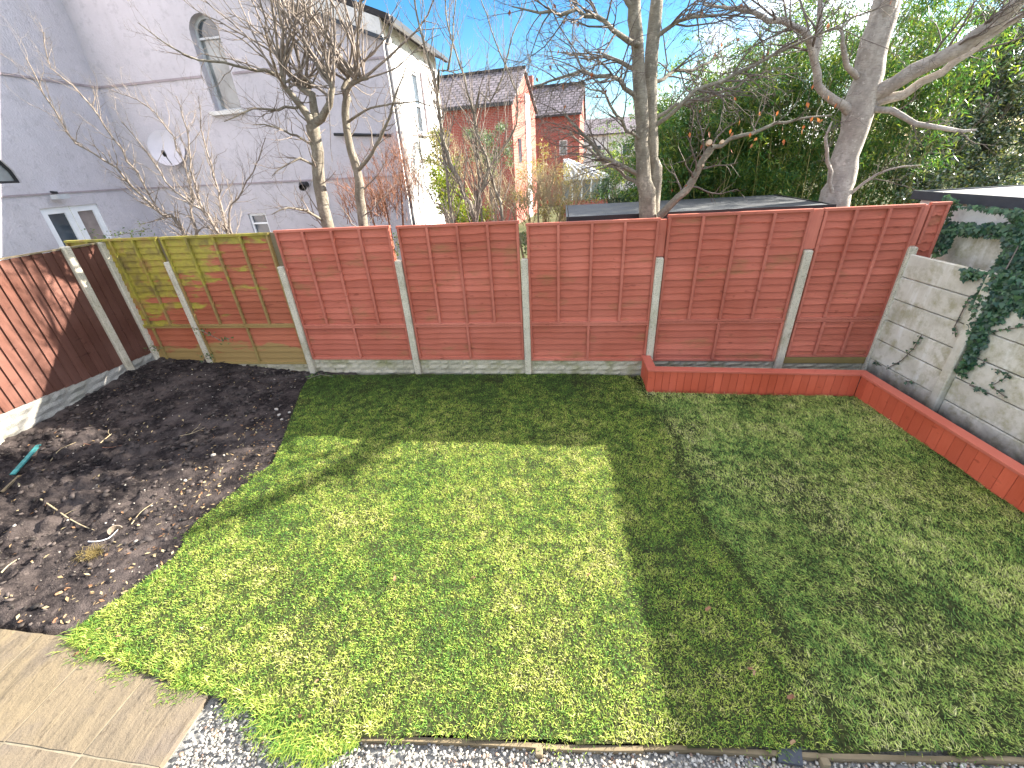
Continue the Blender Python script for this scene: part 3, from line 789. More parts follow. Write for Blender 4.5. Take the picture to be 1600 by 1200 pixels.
# ------------------------------------------------------------------ left fence of feather-edge boards (local x runs from the far corner towards the camera)
LD = Vector((-0.27, -1.0, 0)).normalized(); LAng = math.atan2(LD.y, LD.x)
lf = empty('feather_edge_fence', (-6.93, 7.16, 0.0), LAng)
tag(lf, 'brown vertical feather-edge board fence on the left of the soil bed', 'fence')
def left_panel(x0, x1, seed):
    r = random.Random(seed); p = empty('fence_panel', (x0, 0, 0), 0, lf); w = x1 - x0; x = 0.0
    mesh = {}
    while x < w - 0.02:
        bw = min(0.125, w - x); mb = MB()
        t0, t1 = 0.004, 0.032
        # wedge board: thin edge tucked under the next thick edge;  +y is the garden side
        mb.add([(-0.018, 0.0, 0), (bw, 0.0, 0), (bw, t1, 0), (-0.018, t0, 0), (-0.018, 0.0, 1.95), (bw, 0.0, 1.95), (bw, t1, 1.95), (-0.018, t0, 1.95)],
               [(0, 1, 2, 3)[::-1], (4, 5, 6, 7)[::-1], (0, 1, 5, 4), (1, 2, 6, 5), (2, 3, 7, 6), (3, 0, 4, 7)])
        o = mb.build('board', M['brown_board'], p); o.location = (x, r.uniform(0.0, 0.003), 0.395 + r.uniform(-0.004, 0.006)); o.rotation_euler = (0, r.uniform(-0.003, 0.003), 0)
        x += bw
    strip('back_rail', 0, w, -0.045, -0.004, 0.55, 0.60, M['brown_board'], p); strip('back_rail', 0, w, -0.045, -0.004, 2.05, 2.10, M['brown_board'], p)
    strip('capping', -0.005, w + 0.005, -0.03, 0.035, 2.352, 2.372, M['raw_wood'], p)
    return p
left_panel(0.055, 0.445, 11); left_panel(0.555, 2.36, 12); left_panel(2.475, 4.3, 13)
lp = post_mesh('concrete_post', 2.6, 0.105, 0.105)
for s, top in [(0.0, 2.37), (0.50, 2.39), (2.42, 2.385)]:
    o = link(bpy.data.objects.new('concrete_post', lp), lf); o.location = (s, 0.018, top - 2.6); o.rotation_euler = (random.uniform(-.005, .005), 0, 0)
for i, (a, b) in enumerate([(0.055, 0.445), (0.555, 2.365), (2.475, 4.3)]):
    gb = gravel_board(lf, 0, b - a, 0.03, 0.39, M['gboard_left'], 3, 0.30, seed=i + 31)
    gb.rotation_euler = (0, 0, math.pi); gb.location = (b, 0.012, 0)

# ------------------------------------------------------------------ concrete panel wall on the right
wall = empty('concrete_wall', (5.10, 5.70, 0.0)); tag(wall, 'grey concrete panel wall with slotted posts behind the right planter', 'wall')
bays = [(-0.06, -1.14), (-1.26, -3.0), (-3.12, -4.9)]
for (a, b) in bays:
    for k in range(6):
        h = 0.295
        mb = MB().bevbox(0, 0.045, 0, a - b, 0, h - 0.012, 0.010)
        o = mb.build('panel', M['wallpanel'], wall); o.location = (random.uniform(-0.006, 0.006), b, 0.02 + k * 0.300)
wp = post_mesh('wall_post', 2.1, 0.13, 0.115); wp.materials.clear(); wp.materials.append(M['wallpanel'])
for y in (-1.20, -3.06):
    o = link(bpy.data.objects.new('wall_post', wp), wall); o.location = (-0.004, y, -0.26)

# ------------------------------------------------------------------ L-shaped red planter
pl = empty('timber_planter', (1.83, 5.53, 0.0))
tag(pl, 'red-brown L-shaped timber planter edging the right corner of the lawn', 'planter')
def P3(x, y): return Vector((x - 1.83, y - 5.53, 0))
A = P3(1.83, 5.53); B = P3(4.585, 5.10); Cc = P3(4.54, 0.9); A0 = P3(1.875, 6.04)
def clad(a, b, z0, z1, bw, seed, flip=1):
    r = random.Random(seed); d = (b - a); L = d.length; d.normalize(); ang = math.atan2(d.y, d.x)
    n = int(round(L / bw)); w = L / n
    mb = MB().bevbox(0.0015, w - 0.0015, 0, 0.018, 0, z1 - z0, 0.003); m = mb.mesh('cladding_board'); m.materials.append(M['planter'])
    for i in range(n):
        o = link(bpy.data.objects.new('cladding_board', m), pl); q = a + d * (i * w)
        o.location = (q.x, q.y, z0 + r.uniform(-0.003, 0)); o.rotation_euler = (0, 0, ang)
        o.location += Vector((-d.y, d.x, 0)) * r.uniform(-0.0015, 0.0015)
clad(A, B, -0.03, 0.315, 0.103, 1); clad(B, Cc, -0.03, 0.315, 0.128, 2); clad(A0, A, -0.03, 0.315, 0.10, 3)
def cap(a, b, inner, z0=0.318, z1=0.35, w=0.125, over=0.018):
    d = (b - a).normalized(); nrm = Vector((-d.y, d.x, 0))
    p = [a - nrm * over, b - nrm * over, b + nrm * w, a + nrm * w]
    return p
d1 = (B - A).normalized(); n1 = Vector((-d1.y, d1.x, 0)); d2 = (Cc - B).normalized(); n2 = Vector((-d2.y, d2.x, 0)); d0 = (A - A0).normalized(); n0 = Vector((-d0.y, d0.x, 0))
def isect(p, d, q, e):
    t = ((q.x - p.x) * e.y - (q.y - p.y) * e.x) / (d.x * e.y - d.y * e.x); return p + d * t
ov, cw = 0.018, 0.115
OA = isect(A0 - n0 * ov, d0, A - n1 * ov, d1); IA = isect(A0 + n0 * cw, d0, A + n1 * cw, d1)
OB = isect(A - n1 * ov, d1, B - n2 * ov, d2); IB = isect(A + n1 * cw, d1, B + n2 * cw, d2)
for q in ([A0 - n0 * ov, OA, IA, A0 + n0 * cw], [OA, OB, IB, IA], [OB, Cc - n2 * ov, Cc + n2 * cw, IB]):
    mb = MB().prism([(v.x, v.y) for v in q], 0.319, 0.352)
    o = mb.build('capping_board', M['cap'], pl)
    bv = o.modifiers.new('bevel', 'BEVEL'); bv.width = 0.004; bv.segments = 2
mb = MB(); 
inner = [(0.14, 0.10), (2.86, -0.30), (2.82, -4.6), (3.26, -4.6), (3.26, 0.17), (0.17, 0.45)]
mb.prism(inner, -0.05, 0.06).build('planting_soil', M['soil'], pl)

# timber lawn edging
ed = empty('lawn_edging', (-1.14, 1.27, 0.0), math.atan2(-0.17, 3.9)); tag(ed, 'weathered timber board edging between lawn and gravel', 'edging')
x = 0.0
for i, L in enumerate((1.75, 1.9, 1.6)):
    mb = MB(); n = 10; r = random.Random(i)
    zs = [-0.002 + r.uniform(-0.008, 0.008) for _ in range(n + 1)]; ysh = [0.008 * math.sin(i + k * 0.6) for k in range(n + 1)]
    V_ = []
    for k in range(n + 1):
        u = x + L * k / n
        V_ += [(u, ysh[k] - 0.014, -0.07), (u, ysh[k] - 0.014, zs[k]), (u, ysh[k] + 0.012, zs[k] - 0.003), (u, ysh[k] + 0.012, -0.07)]
    F_ = [(0, 1, 2, 3), tuple(4 * n + q for q in (3, 2, 1, 0))]
    for k in range(n):
        F_ += [(4 * k + q, 4 * k + 4 + q, 4 * k + 4 + (q + 1) % 4, 4 * k + (q + 1) % 4) for q in range(3)]
    mb.add(V_, F_).build('edging_board', M['raw_wood'], ed); x += L + 0.006
for s in (1.1, 2.75, 4.4): strip('stake', s, s + 0.045, -0.058, -0.020, -0.1, 0.012, M['raw_wood'], ed)
# slate piece lying in the gravel
mb = MB().prism([(0, 0), (0.13, -0.02), (0.17, 0.07), (0.05, 0.10)], 0, 0.02)
o = mb.build('slate_shard', M['fascia']); o.location = gnd(1215, 1192, -0.02); tag(o, 'dark slate shard lying on the gravel below the turf seam', 'slate')

# ------------------------------------------------------------------ garage on the right, behind the concrete wall
GA = math.atan2(1.0, 0.05)      # local x towards the far end
gr = empty('flat_roof_garage', (5.47, 1.0, 0.0), math.atan2(5.55, 0.20)); tag(gr, 'white garage with flat felt roof and dark fascia beyond the ivy wall', 'garage')
# local: x along eave (away from the camera), +y towards the garden (left)
GL = 5.60
MB().box(0.1, GL - 0.12, -3.4, -0.07, 0, 2.08).build('block_wall', M['wallpanel'], gr)
MB().box(0.098, GL - 0.118, -3.402, -0.06, 2.082, 2.36).build('white_wall', M['render_white'], gr)
MB().add([(0, 0.0, 2.365), (GL, 0.0, 2.365), (GL, 0.0, 2.475), (0, 0.0, 2.525), (0, -0.03, 2.365), (GL, -0.03, 2.365), (GL, -0.03, 2.475), (0, -0.03, 2.525)],
         [(0, 3, 2, 1), (4, 5, 6, 7), (0, 4, 7, 3), (1, 2, 6, 5), (3, 7, 6, 2), (0, 1, 5, 4)]).build('fascia', M['fascia'], gr)
MB().add([(GL - 0.03, -0.03, 2.365), (GL, -0.03, 2.365), (GL, -3.5, 2.365), (GL - 0.03, -3.5, 2.365), (GL - 0.03, -0.03, 2.47), (GL, -0.03, 2.47), (GL, -3.5, 2.47), (GL - 0.03, -3.5, 2.47)],
         [(0, 1, 2, 3), (4, 7, 6, 5), (0, 4, 5, 1), (1, 5, 6, 2), (2, 6, 7, 3), (3, 7, 4, 0)]).build('fascia', M['fascia'], gr)
MB().add([(0.0, -0.032, 2.500), (GL - 0.03, -0.032, 2.450), (GL - 0.03, -3.5, 2.470), (0, -3.5, 2.52), (0.0, -0.032, 2.37), (GL - 0.03, -0.032, 2.37), (GL - 0.03, -3.5, 2.37), (0, -3.5, 2.37)],
         [(3, 2, 1, 0), (4, 5, 6, 7), (0, 1, 5, 4), (1, 2, 6, 5), (2, 3, 7, 6), (3, 0, 4, 7)]).build('roof', M['pale_felt'], gr)

# black flat-roof shed behind the fence
sh = empty('garden_shed', (0.85, 7.35, 0.0), -0.10); tag(sh, 'low shed with black felt flat roof just behind the fence', 'shed')
MB().box(0.1, 3.9, 0.1, 1.95, 0, 2.14).build('wall', M['brown_board'], sh)
MB().box(0, 4.0, 0, 2.05, 2.22, 2.30).build('roof', M['felt'], sh)
MB().box(-0.01, 4.01, -0.03, -0.002, 2.13, 2.312).build('fascia', M['black'], sh)
MB().box(-0.04, -0.012, -0.03, 2.05, 2.13, 2.312).build('fascia', M['black'], sh)
MB().box(4.012, 4.04, -0.03, 2.05, 2.13, 2.312).build('fascia', M['black'], sh)

# ------------------------------------------------------------------ buildings
def wall_face(name, mat, parent, O, dx, outer, holes, depth=0.14):
    """vertical wall sheet in the plane O + u*dx + v*z with real openings and reveals"""
    dx = Vector(dx).normalized(); inw = Vector((-dx.y, dx.x, 0))
    O = Vector(O)
    loops = [[Vector((p[0], p[1], 0)) for p in outer]] + [[Vector((p[0], p[1], 0)) for p in h] for h in holes]
    tris = geometry.tessellate_polygon(loops)
    flat = [p for l in loops for p in l]
    W = lambda p, k=0.0: O + dx * p[0] + Vector((0, 0, p[1])) + inw * k
    mb = MB(); mb.add([W(p) for p in flat], [tuple(t) for t in tris])
    for h in holes:
        n = len(h); mb.add([W(p) for p in h] + [W(p, depth) for p in h], [(i, (i + 1) % n, n + (i + 1) % n, n + i) for i in range(n)])
    o = mb.build(name, mat, parent)
    bm = bmesh.new(); bm.from_mesh(o.data); bmesh.ops.recalc_face_normals(bm, faces=bm.faces); bm.to_mesh(o.data); bm.free()
    return o
def frame_ring(poly, w):
    c = np.mean(poly, axis=0); q = []
    n = len(poly)
    for i in range(n):
        a = np.array(poly[i - 1], float); b = np.array(poly[i], float); d = np.array(poly[(i + 1) % n], float)
        e1 = (b - a) / np.linalg.norm(b - a); e2 = (d - b) / np.linalg.norm(d - b)
        n1_ = np.array([-e1[1], e1[0]]); n2_ = np.array([-e2[1], e2[0]]); m = n1_ + n2_; m = m / (m @ n1_)
        q.append(b + m * w)
    if np.linalg.norm(np.mean(np.linalg.norm(np.array(q) - c, axis=1))) > np.mean(np.linalg.norm(np.array(poly) - c, axis=1)):
        return frame_ring(poly[::-1], w)[0][::-1], poly
    return [tuple(v) for v in q], poly
def window(parent, O, dx, poly, fw, depth, fmat, gmat, bars=(), proud=0.05, name='window'):
    """frame ring as the part, pane and glazing bars as sub-parts"""
    dx = Vector(dx).normalized(); inw = Vector((-dx.y, dx.x, 0)); O = Vector(O)
    W = lambda p, k: O + dx * p[0] + Vector((0, 0, p[1])) + inw * k
    inn, outp = frame_ring(list(poly), fw); n = len(outp); mb = MB()
    f0, f1 = depth - proud, depth + 0.01
    mb.add([W(p, f0) for p in outp] + [W(p, f0) for p in inn] + [W(p, f1) for p in inn], [(i, (i + 1) % n, n + (i + 1) % n, n + i) for i in range(n)] + [(n + i, n + (i + 1) % n, 2 * n + (i + 1) % n, 2 * n + i) for i in range(n)])
    fr = mb.build(name, fmat, parent)
    MB().add([W(p, depth - 0.01) for p in inn], [tuple(range(n))]).build('pane', gmat, fr)
    for (a, b, w) in bars:
        MB().bar(W(a, depth - proud * 0.6), W(b, depth - proud * 0.6), w, proud * 0.9, up=(0, 0, 1) if abs(a[1] - b[1]) < 1e-6 else tuple(inw)).build('glazing_bar', fmat, fr)
    return fr
def arch(x0, x1, z0, zs, n=10):
    c = (x0 + x1) / 2; r = (x1 - x0) / 2
    return [(x0, z0), (x1, z0)] + [(c + r * math.cos(math.pi * k / n), zs + r * 1.0 * math.sin(math.pi * k / n)) for k in range(n + 1)]
def rect(x0, x1, z0, z1): return [(x0, z0), (x1, z0), (x1, z1), (x0, z1)]

# big rendered house, left
hw = empty('rendered_house', (-11.0, 13.5, 0.0)); tag(hw, 'large off-white rendered house with tall arched window beyond the left fence', 'house')
def loc(o): o.location = (0, 0, 0); return o
HB = np.array([-11.0, 13.5]); HC = np.array([-2.96, 12.42])
W2d = (HC - HB); W2L = np.linalg.norm(W2d); W2d = W2d / W2L
W2n = np.array([-W2d[1], W2d[0]])
rk = 0.385
zc = 6.24
gable = [(0, -0.1), (W2L, -0.1), (W2L, zc), (0, zc + rk * W2L)]
h_arch = arch(3.20, 3.98, 4.76, 6.36); h_small = rect(3.15, 3.72, 1.55, 2.25)
O2 = (0, 0, 0); dx2 = (W2d[0], W2d[1], 0)
wall_face('wall', M['render'], hw, O2, dx2, gable, [h_arch, h_small], 0.24)
W2p_ = lambda p: Vector((W2d[0] * p[0] + W2n[0] * 0.20, W2d[1] * p[0] + W2n[1] * 0.20, p[1]))
wf = window(hw, O2, dx2, h_arch, 0.07, 0.22, M['metal'], M['glass_grey'], bars=[((3.26, 6.30), (3.92, 6.30), 0.08)], name='arched_window')
MB().add([W2p_(p) for p in [(3.28, 6.34), (3.90, 6.34)] + [(3.59 + 0.31 * math.cos(math.pi * k / 10), 6.36 + 0.31 * math.sin(math.pi * k / 10)) for k in range(11)]], [tuple(range(13))]).build('fan_pane', M['glass'], wf)
window(hw, O2, dx2, h_small, 0.06, 0.10, M['upvc'], M['glass'], bars=[((3.18, 1.98), (3.70, 1.98), 0.06)])
def W2p(u, z, k=0.0): return Vector((W2d[0] * u + W2n[0] * k, W2d[1] * u + W2n[1] * k, z))
MB().bar(W2p(3.10, 4.72, -0.05), W2p(4.08, 4.72, -0.05), 0.16, 0.09).build('sill', M['render_white'], hw)
MB().bar(W2p(0.0, 5.53, -0.008), W2p(3.15, 5.53, -0.008), 0.03, 0.05).build('string_course', M['render_string'], hw)
MB().bar(W2p(4.03, 5.53, -0.008), W2p(W2L, 5.53, -0.008), 0.03, 0.05).build('string_course', M['render_string'], hw)
MB().bar(W2p(0.0, 3.08, -0.008), W2p(W2L, 3.0, -0.008), 0.03, 0.045).build('string_course', M['render_string'], hw)
# side wall catching the sun, in a whiter copy of the house render
W3d = W2n * 1.0; W3L = 4.35
O3 = (W2d[0] * W2L, W2d[1] * W2L, 0); dx3 = (W3d[0], W3d[1], 0)
h3 = rect(1.75, 2.35, 4.05, 5.55)
wall_face('wall', M['render_white'], hw, O3, dx3, rect(0, W3L, -0.1, zc), [h3], 0.12)
window(hw, O3, dx3, h3, 0.06, 0.09, M['upvc'], M['glass'], bars=[((1.78, 4.75), (2.32, 4.75), 0.07)])
def W3p(u, z, k=0.0): return Vector(O3) + Vector((W3d[0] * u + W2d[0] * k, W3d[1] * u + W2d[1] * k, z))
MB().bar(W3p(1.68, 4.02, 0.05), W3p(2.42, 4.02, 0.05), 0.14, 0.07).build('sill', M['render_white'], hw)
MB().bar(W3p(2.62, 4.0, 0.03), W3p(2.62, 5.6, 0.03), 0.05, 0.3, up=(W3d[0], W3d[1], 0)).build('shutter', M['render_string'], hw)
MB().bar(W3p(0.02, 4.0, 0.008), W3p(W3L, 4.0, 0.008), 0.03, 0.05).build('string_course', M['render_string'], hw)
# back and roof
back = HC + W3d * W3L - HB; bl = back - W2d * W2L
MB().add([(back[0], back[1], -0.1), (bl[0], bl[1], -0.1), (bl[0], bl[1], zc + rk * W2L), (back[0], back[1], zc)], [(0, 1, 2, 3)]).build('wall', M['render_white'], hw)
def slope(u0, z0, u1, z1, th=0.12):
    q = [W2p(u0, z0, -0.14), W2p(u1, z1, -0.14), W2p(u1, z1, W3L + 0.15), W2p(u0, z0, W3L + 0.15)]
    up = Vector((0, 0, th)); return MB().add(q + [v + up for v in q], [(0, 1, 2, 3), (7, 6, 5, 4), (0, 4, 5, 1), (1, 5, 6, 2), (2, 6, 7, 3), (3, 7, 4, 0)])
ridge = (0.0, zc + rk * W2L)
slope(W2L + 0.28, zc - 0.11 + 0.03, ridge[0], ridge[1] + 0.03).build('roof', M['slate'], hw)
def W2bar(name, mat, u0, z0, u1, z1, k0, k1, h):
    a, b = W2p(u0, z0, k0), W2p(u1, z1, k0); c, d = W2p(u1, z1, k1), W2p(u0, z0, k1); up = Vector((0, 0, h))
    return MB().add([a, b, c, d, a + up, b + up, c + up, d + up], [(0, 1, 2, 3), (7, 6, 5, 4), (0, 4, 5, 1), (1, 5, 6, 2), (2, 6, 7, 3), (3, 7, 4, 0)]).build(name, mat, hw)
W2bar('bargeboard', M['render_white'], W2L + 0.05, zc - 0.34, ridge[0], ridge[1] - 0.32, -0.13, -0.01, 0.33)
W2bar('verge_trim', M['fascia'], W2L + 0.05, zc - 0.42, ridge[0], ridge[1] - 0.40, -0.145, -0.012, 0.075)
MB().bar(W3p(-0.14, zc - 0.07, 0.33), W3p(W3L + 0.15, zc - 0.07, 0.33), 0.11, 0.11).build('gutter', M['black'], hw)
MB().tube([W3p(-0.05, zc - 0.15, 0.30), W3p(-0.02, zc - 0.5, 0.07), W3p(-0.02, 0.0, 0.07)], [0.04] * 3, 8).build('downpipe', M['greypipe'], hw)
MB().tube([W3p(0.28, zc - 0.3, 0.06), W3p(0.28, 0.0, 0.06)], [0.045] * 2, 8).build('downpipe', M['render_white'], hw)
MB().tube([W2p(6.42, 4.05, -0.06), W2p(7.95, 3.93, -0.06)], [0.035] * 2, 8).build('waste_pipe', M['black'], hw)
# vent cowl
MB().tube([W2p(5.25, 2.93, 0.0), W2p(5.25, 2.93, -0.22), W2p(5.30, 2.86, -0.30)], [0.075, 0.085, 0.10], 12).build('vent_cowl', M['black'], hw)
# three-storey wing with french doors, facing the garden from the left
W1d = np.array([0.15, 1.0]) / math.hypot(0.15, 1.0); W1L = 7.0
A1 = -W1d * W1L
O1 = (A1[0], A1[1], 0); dx1 = (W1d[0], W1d[1], 0)
def W1u(Y): return (Y - (13.5 + A1[1])) / W1d[1]
hd = rect(W1u(10.72), W1u(12.06), 0.75, 2.80); ha = arch(W1u(9.35), W1u(10.66), 3.37, 3.42)
wall_face('wall', M['render'], hw, O1, dx1, rect(0, W1L, -0.1, 10.0), [hd, ha], 0.14)
m_ = (hd[0][0] + hd[1][0]) / 2
for (a, b) in ((hd[0][0], m_ - 0.004), (m_ + 0.004, hd[1][0])):
    window(hw, O1, dx1, rect(a, b, 0.75, 2.80), 0.14, 0.09, M['upvc'], M['glass'] if a < m_ - 0.3 else M['curtain'], name='french_door')
window(hw, O1, dx1, ha, 0.05, 0.10, M['black'], M['glass_grey'], name='fanlight_window')
def W1p(u, z, k=0.0): return Vector((A1[0] + W1d[0] * u + W1d[1] * k, A1[1] + W1d[1] * u - W1d[0] * k, z))
MB().bar(W1p(0, 5.53, 0.008), W1p(W1L, 5.53, 0.008), 0.03, 0.05).build('string_course', M['render_string'], hw)
MB().bar(W1p(0, 3.13, 0.008), W1p(W1L, 3.10, 0.008), 0.03, 0.04).build('string_course', M['render_string'], hw)
MB().add([W1p(0, -0.1), W1p(0, 10), W1p(0, 10, -6), W1p(0, -0.1, -6)], [(0, 1, 2, 3)]).build('wall', M['render'], hw)
MB().add([W1p(W1L, 6.0, -0.0), W1p(W1L, 10, -0.0), W1p(W1L, 10, -6), W1p(W1L, 6.0, -6)], [(0, 1, 2, 3)]).build('wall', M['render'], hw)
MB().add([W1p(-0.2, 10.0, 0.25), W1p(W1L + .2, 10.0, 0.25), W1p(W1L + .2, 10.05, -6.2), W1p(-0.2, 10.05, -6.2), W1p(-0.2, 10.2, 0.25), W1p(W1L + .2, 10.2, 0.25), W1p(W1L + .2, 11.2, -3), W1p(-0.2, 11.2, -3)], [(0, 1, 2, 3), (0, 4, 5, 1), (4, 7, 6, 5)]).build('roof', M['slate'], hw)
# floodlight
u0 = W1u(11.15)
MB().bar(W1p(u0, 3.14, 0.0), W1p(u0, 3.12, 0.16), 0.05, 0.05).build('floodlight_bracket', M['black'], hw)
MB().bar(W1p(u0 - 0.14, 3.03, 0.20), W1p(u0 + 0.14, 3.03, 0.20), 0.20, 0.10).build('floodlight', M['metal'], hw)
# satellite dish, fixed to the gable wall but a thing of its own
sd_ = empty('satellite_dish', tuple(W2p(1.42, 3.95, 0) + Vector((-11.0, 13.5, 0)))); tag(sd_, 'white oval satellite dish on the rendered house wall', 'satellite dish')
mb = MB(); n = 20; rings = [0.0, 0.18, 0.30, 0.38, 0.42]; aim = Vector((0.35, -0.85, 0.25)).normalized(); ux = aim.cross(Vector((0, 0, 1))).normalized(); uy = ux.cross(aim)
vs = []
for r_ in rings[1:]:
    for k in range(n): vs.append(aim * (0.30 + 0.6 * r_ * r_ - 0.11) + ux * r_ * math.cos(k * 6.2832 / n) + uy * r_ * 1.08 * math.sin(k * 6.2832 / n))
vs.append(aim * 0.19); c_ = len(vs) - 1
fs = [(c_, k, (k + 1) % n) for k in range(n)]
for q in range(3): fs += [(q * n + k, (q + 1) * n + k, (q + 1) * n + (k + 1) % n, q * n + (k + 1) % n) for k in range(n)]
mb.add(vs, fs).build('dish', M['dish'], sd_, smooth=True)
MB().bar(aim * 0.19 - uy * 0.44, aim * 0.62 - uy * 0.28, 0.018).build('feed_arm', M['greypipe'], sd_)
MB().bar(aim * 0.60 - uy * 0.29, aim * 0.72 - uy * 0.22, 0.07).build('receiver', M['black'], sd_)
MB().bar((0, 0, 0), aim * 0.19, 0.05).build('bracket', M['metal'], sd_)

def uv_plane(o, sx, sy):
    """uv in metres from the quad's own edges (first four verts)"""
    me = o.data; uvl = me.uv_layers.new(name='UVMap')
    p0, p1, p3 = (Vector(me.vertices[i].co) for i in (0, 1, 3)); ex = (p1 - p0).normalized(); ey = (p3 - p0); ey = (ey - ex * ey.dot(ex)).normalized()
    for l in me.loops:
        v = Vector(me.vertices[l.vertex_index].co) - p0; uvl.data[l.index].uv = (v.dot(ex), v.dot(ey))
for o in list(hw.children):
    if o.name.startswith('roof'): uv_plane(o, 1, 1)
def brick_house(name, label, P0, ang, Wd, Dp, ze, zr, gable_pale=False, wins=(), chimney=None):
    """front wall faces -y locally; ridge parallel to the front wall"""
    h = empty(name, (P0[0], P0[1], 0), ang); tag(h, label, 'house')
    holes = [rect(*w) for w in wins]
    wall_face('wall', M['brick'], h, (0, 0, 0), (1, 0, 0), rect(0, Wd, -0.1, ze), holes, 0.1)
    for w in holes: window(h, (0, 0, 0), (1, 0, 0), w, 0.06, 0.08, M['upvc'], M['glass'])
    gm = M['brick']
    for x in (0.0, Wd):
        MB().add([(x, 0, -0.1), (x, Dp, -0.1), (x, Dp, ze), (x, Dp / 2, zr), (x, 0, ze)], [(0, 1, 2, 3, 4)]).build('gable_wall', gm, h)
    MB().add([(0, Dp, -0.1), (Wd, Dp, -0.1), (Wd, Dp, ze), (0, Dp, ze)], [(0, 1, 2, 3)]).build('wall', gm, h)
    for s in (0, 1):
        y0 = -0.3 if s == 0 else Dp + 0.3; dz = (zr - ze) / (Dp / 2) * 0.3
        q = [Vector((-0.15, y0, ze - dz + .05)), Vector((Wd + 0.15, y0, ze - dz + .05)), Vector((Wd + 0.15, Dp / 2, zr + .05)), Vector((-0.15, Dp / 2, zr + .05))]; up = Vector((0, 0, 0.1))
        o = MB().add(q + [v + up for v in q], [(0, 1, 2, 3), (7, 6, 5, 4), (0, 4, 5, 1), (1, 5, 6, 2), (2, 6, 7, 3), (3, 7, 4, 0)]).build('roof', M['slate'], h); uv_plane(o, 1, 1)
    MB().bar((-0.15, Dp / 2, zr + 0.18), (Wd + 0.15, Dp / 2, zr + 0.18), 0.22, 0.14).build('ridge_tiles', M['slate'], h)
    MB().bar((-0.15, -0.33, ze - 0.13), (Wd + 0.15, -0.33, ze - 0.13), 0.12, 0.14).build('gutter', M['black'], h)
    if chimney:
        x, y = chimney; MB().box(x - .3, x + .3, y - .3, y + .3, zr - 0.6, zr + 0.9).build('chimney', M['brick'], h)
    return h
a1 = -0.24
p = at(806, 300, 26.0)
W1_ = 6.4
h1 = brick_house('brick_house', 'nearer red brick house with purple-grey slate roof behind the bare trees', (p[0] - W1_ * math.cos(a1), 26.0 - W1_ * math.sin(a1)), a1, W1_, 6.2, 5.95, 7.62, wins=[(1.6, 2.3, 3.2, 4.4)])
o = MB().box(4.35, 4.95, 0.9, 1.75, 0, 0.06).build('skylight', M['glass'], h1); o.location = (0, 0, 6.35); o.rotation_euler = (0, 0, 0)
o.rotation_euler = (math.atan2(7.62 - 5.95, 3.1), 0, 0); o.location = (0, 0.15, 6.08)
o = MB().box(-0.02, 0.06, 2.3, 3.5, -0.1, 6.6).build('pilaster', M['render_white'], h1); o.location = (W1_, 0.8, 0)
MB().box(W1_ - 0.02, W1_ + 0.03, 1.1, 1.8, 3.1, 4.3).build('gable_window', M['glass'], h1)
p = at(905, 245, 36.0)
brick_house('brick_house', 'farther small red brick house with slate roof, seen between the trees', (p[0] - 4.4 * math.cos(-.2), 36.0 - 4.4 * math.sin(-.2)), -.2, 4.4, 5.5, 6.1, 8.0, wins=[(2.9, 3.5, 3.4, 4.4)], chimney=(0.3, 2.7))
# pale far house and conservatory
p = at(905, 240, 48.0)
fh = empty('pale_house', (p[0], 48.0, 0), -0.1); tag(fh, 'distant pale rendered house half hidden by the twin-trunk tree', 'house')
wall_face('wall', M['render_white'], fh, (0, 0, 0), (1, 0, 0), rect(0, 8, -0.1, 5.2), [rect(1.2, 2.2, 3.0, 4.2), rect(4.2, 5.2, 3.0, 4.2)], 0.1)
for w in (rect(1.2, 2.2, 3.0, 4.2), rect(4.2, 5.2, 3.0, 4.2)): window(fh, (0, 0, 0), (1, 0, 0), w, 0.08, 0.08, M['upvc'], M['glass'])
o = MB().add([(-0.3, -0.3, 5.1), (8.3, -0.3, 5.1), (8.3, 3, 6.6), (-0.3, 3, 6.6), (-0.3, -0.3, 5.0), (8.3, -0.3, 5.0)], [(0, 1, 2, 3), (0, 4, 5, 1)]).build('roof', M['slate'], fh); uv_plane(o, 1, 1)
p = at(880, 290, 21.0); q = at(952, 290, 21.0)
cv = empty('conservatory', (p[0], 21.0, 0), -0.1); tag(cv, 'white framed glass conservatory with pitched roof among the far shrubs', 'conservatory')
wd = q[0] - p[0]; zb_, zt_ = at(915, 278, 21)[2], at(883, 250, 21)[2]
MB().box(0, wd, 0, 2.5, 0, zb_ - 0.9).build('dwarf_wall', M['brick'], cv)
MB().box(0.03, wd - 0.03, 0.03, 2.47, zb_ - 0.88, zb_ - 0.05).build('glazing', M['glass_grey'], cv)
for k in range(6): MB().box(wd * k / 5 - 0.035, wd * k / 5 + 0.035, -0.03, 0.03, zb_ - 0.9, zb_ - 0.07).build('frame_post', M['upvc'], cv)
MB().add([(0, 0, zb_), (wd, 0, zb_), (wd * 0.1, 1.2, zt_), (0, 1.2, zt_)], [(0, 1, 2, 3)]).build('glass_roof', M['glass_grey'], cv)
MB().add([(wd, 0, zb_), (wd, 2.5, zb_), (wd * 0.1, 1.2, zt_)], [(0, 1, 2)]).build('glass_roof', M['glass_grey'], cv)
MB().bar((0, -0.02, zb_), (wd, -0.02, zb_), 0.10, 0.12).build('eaves_beam', M['upvc'], cv)
MB().bar((wd, 0, zb_), (wd * 0.1, 1.2, zt_), 0.1, 0.1).build('hip_bar', M['upvc'], cv)
for k in range(1, 5): MB().bar((wd * k / 5, 0, zb_ + 0.02), (wd * k / 5 * 0.1 + 0.0, 1.2, zt_ + 0.02), 0.05, 0.05).build('glazing_bar', M['upvc'], cv)

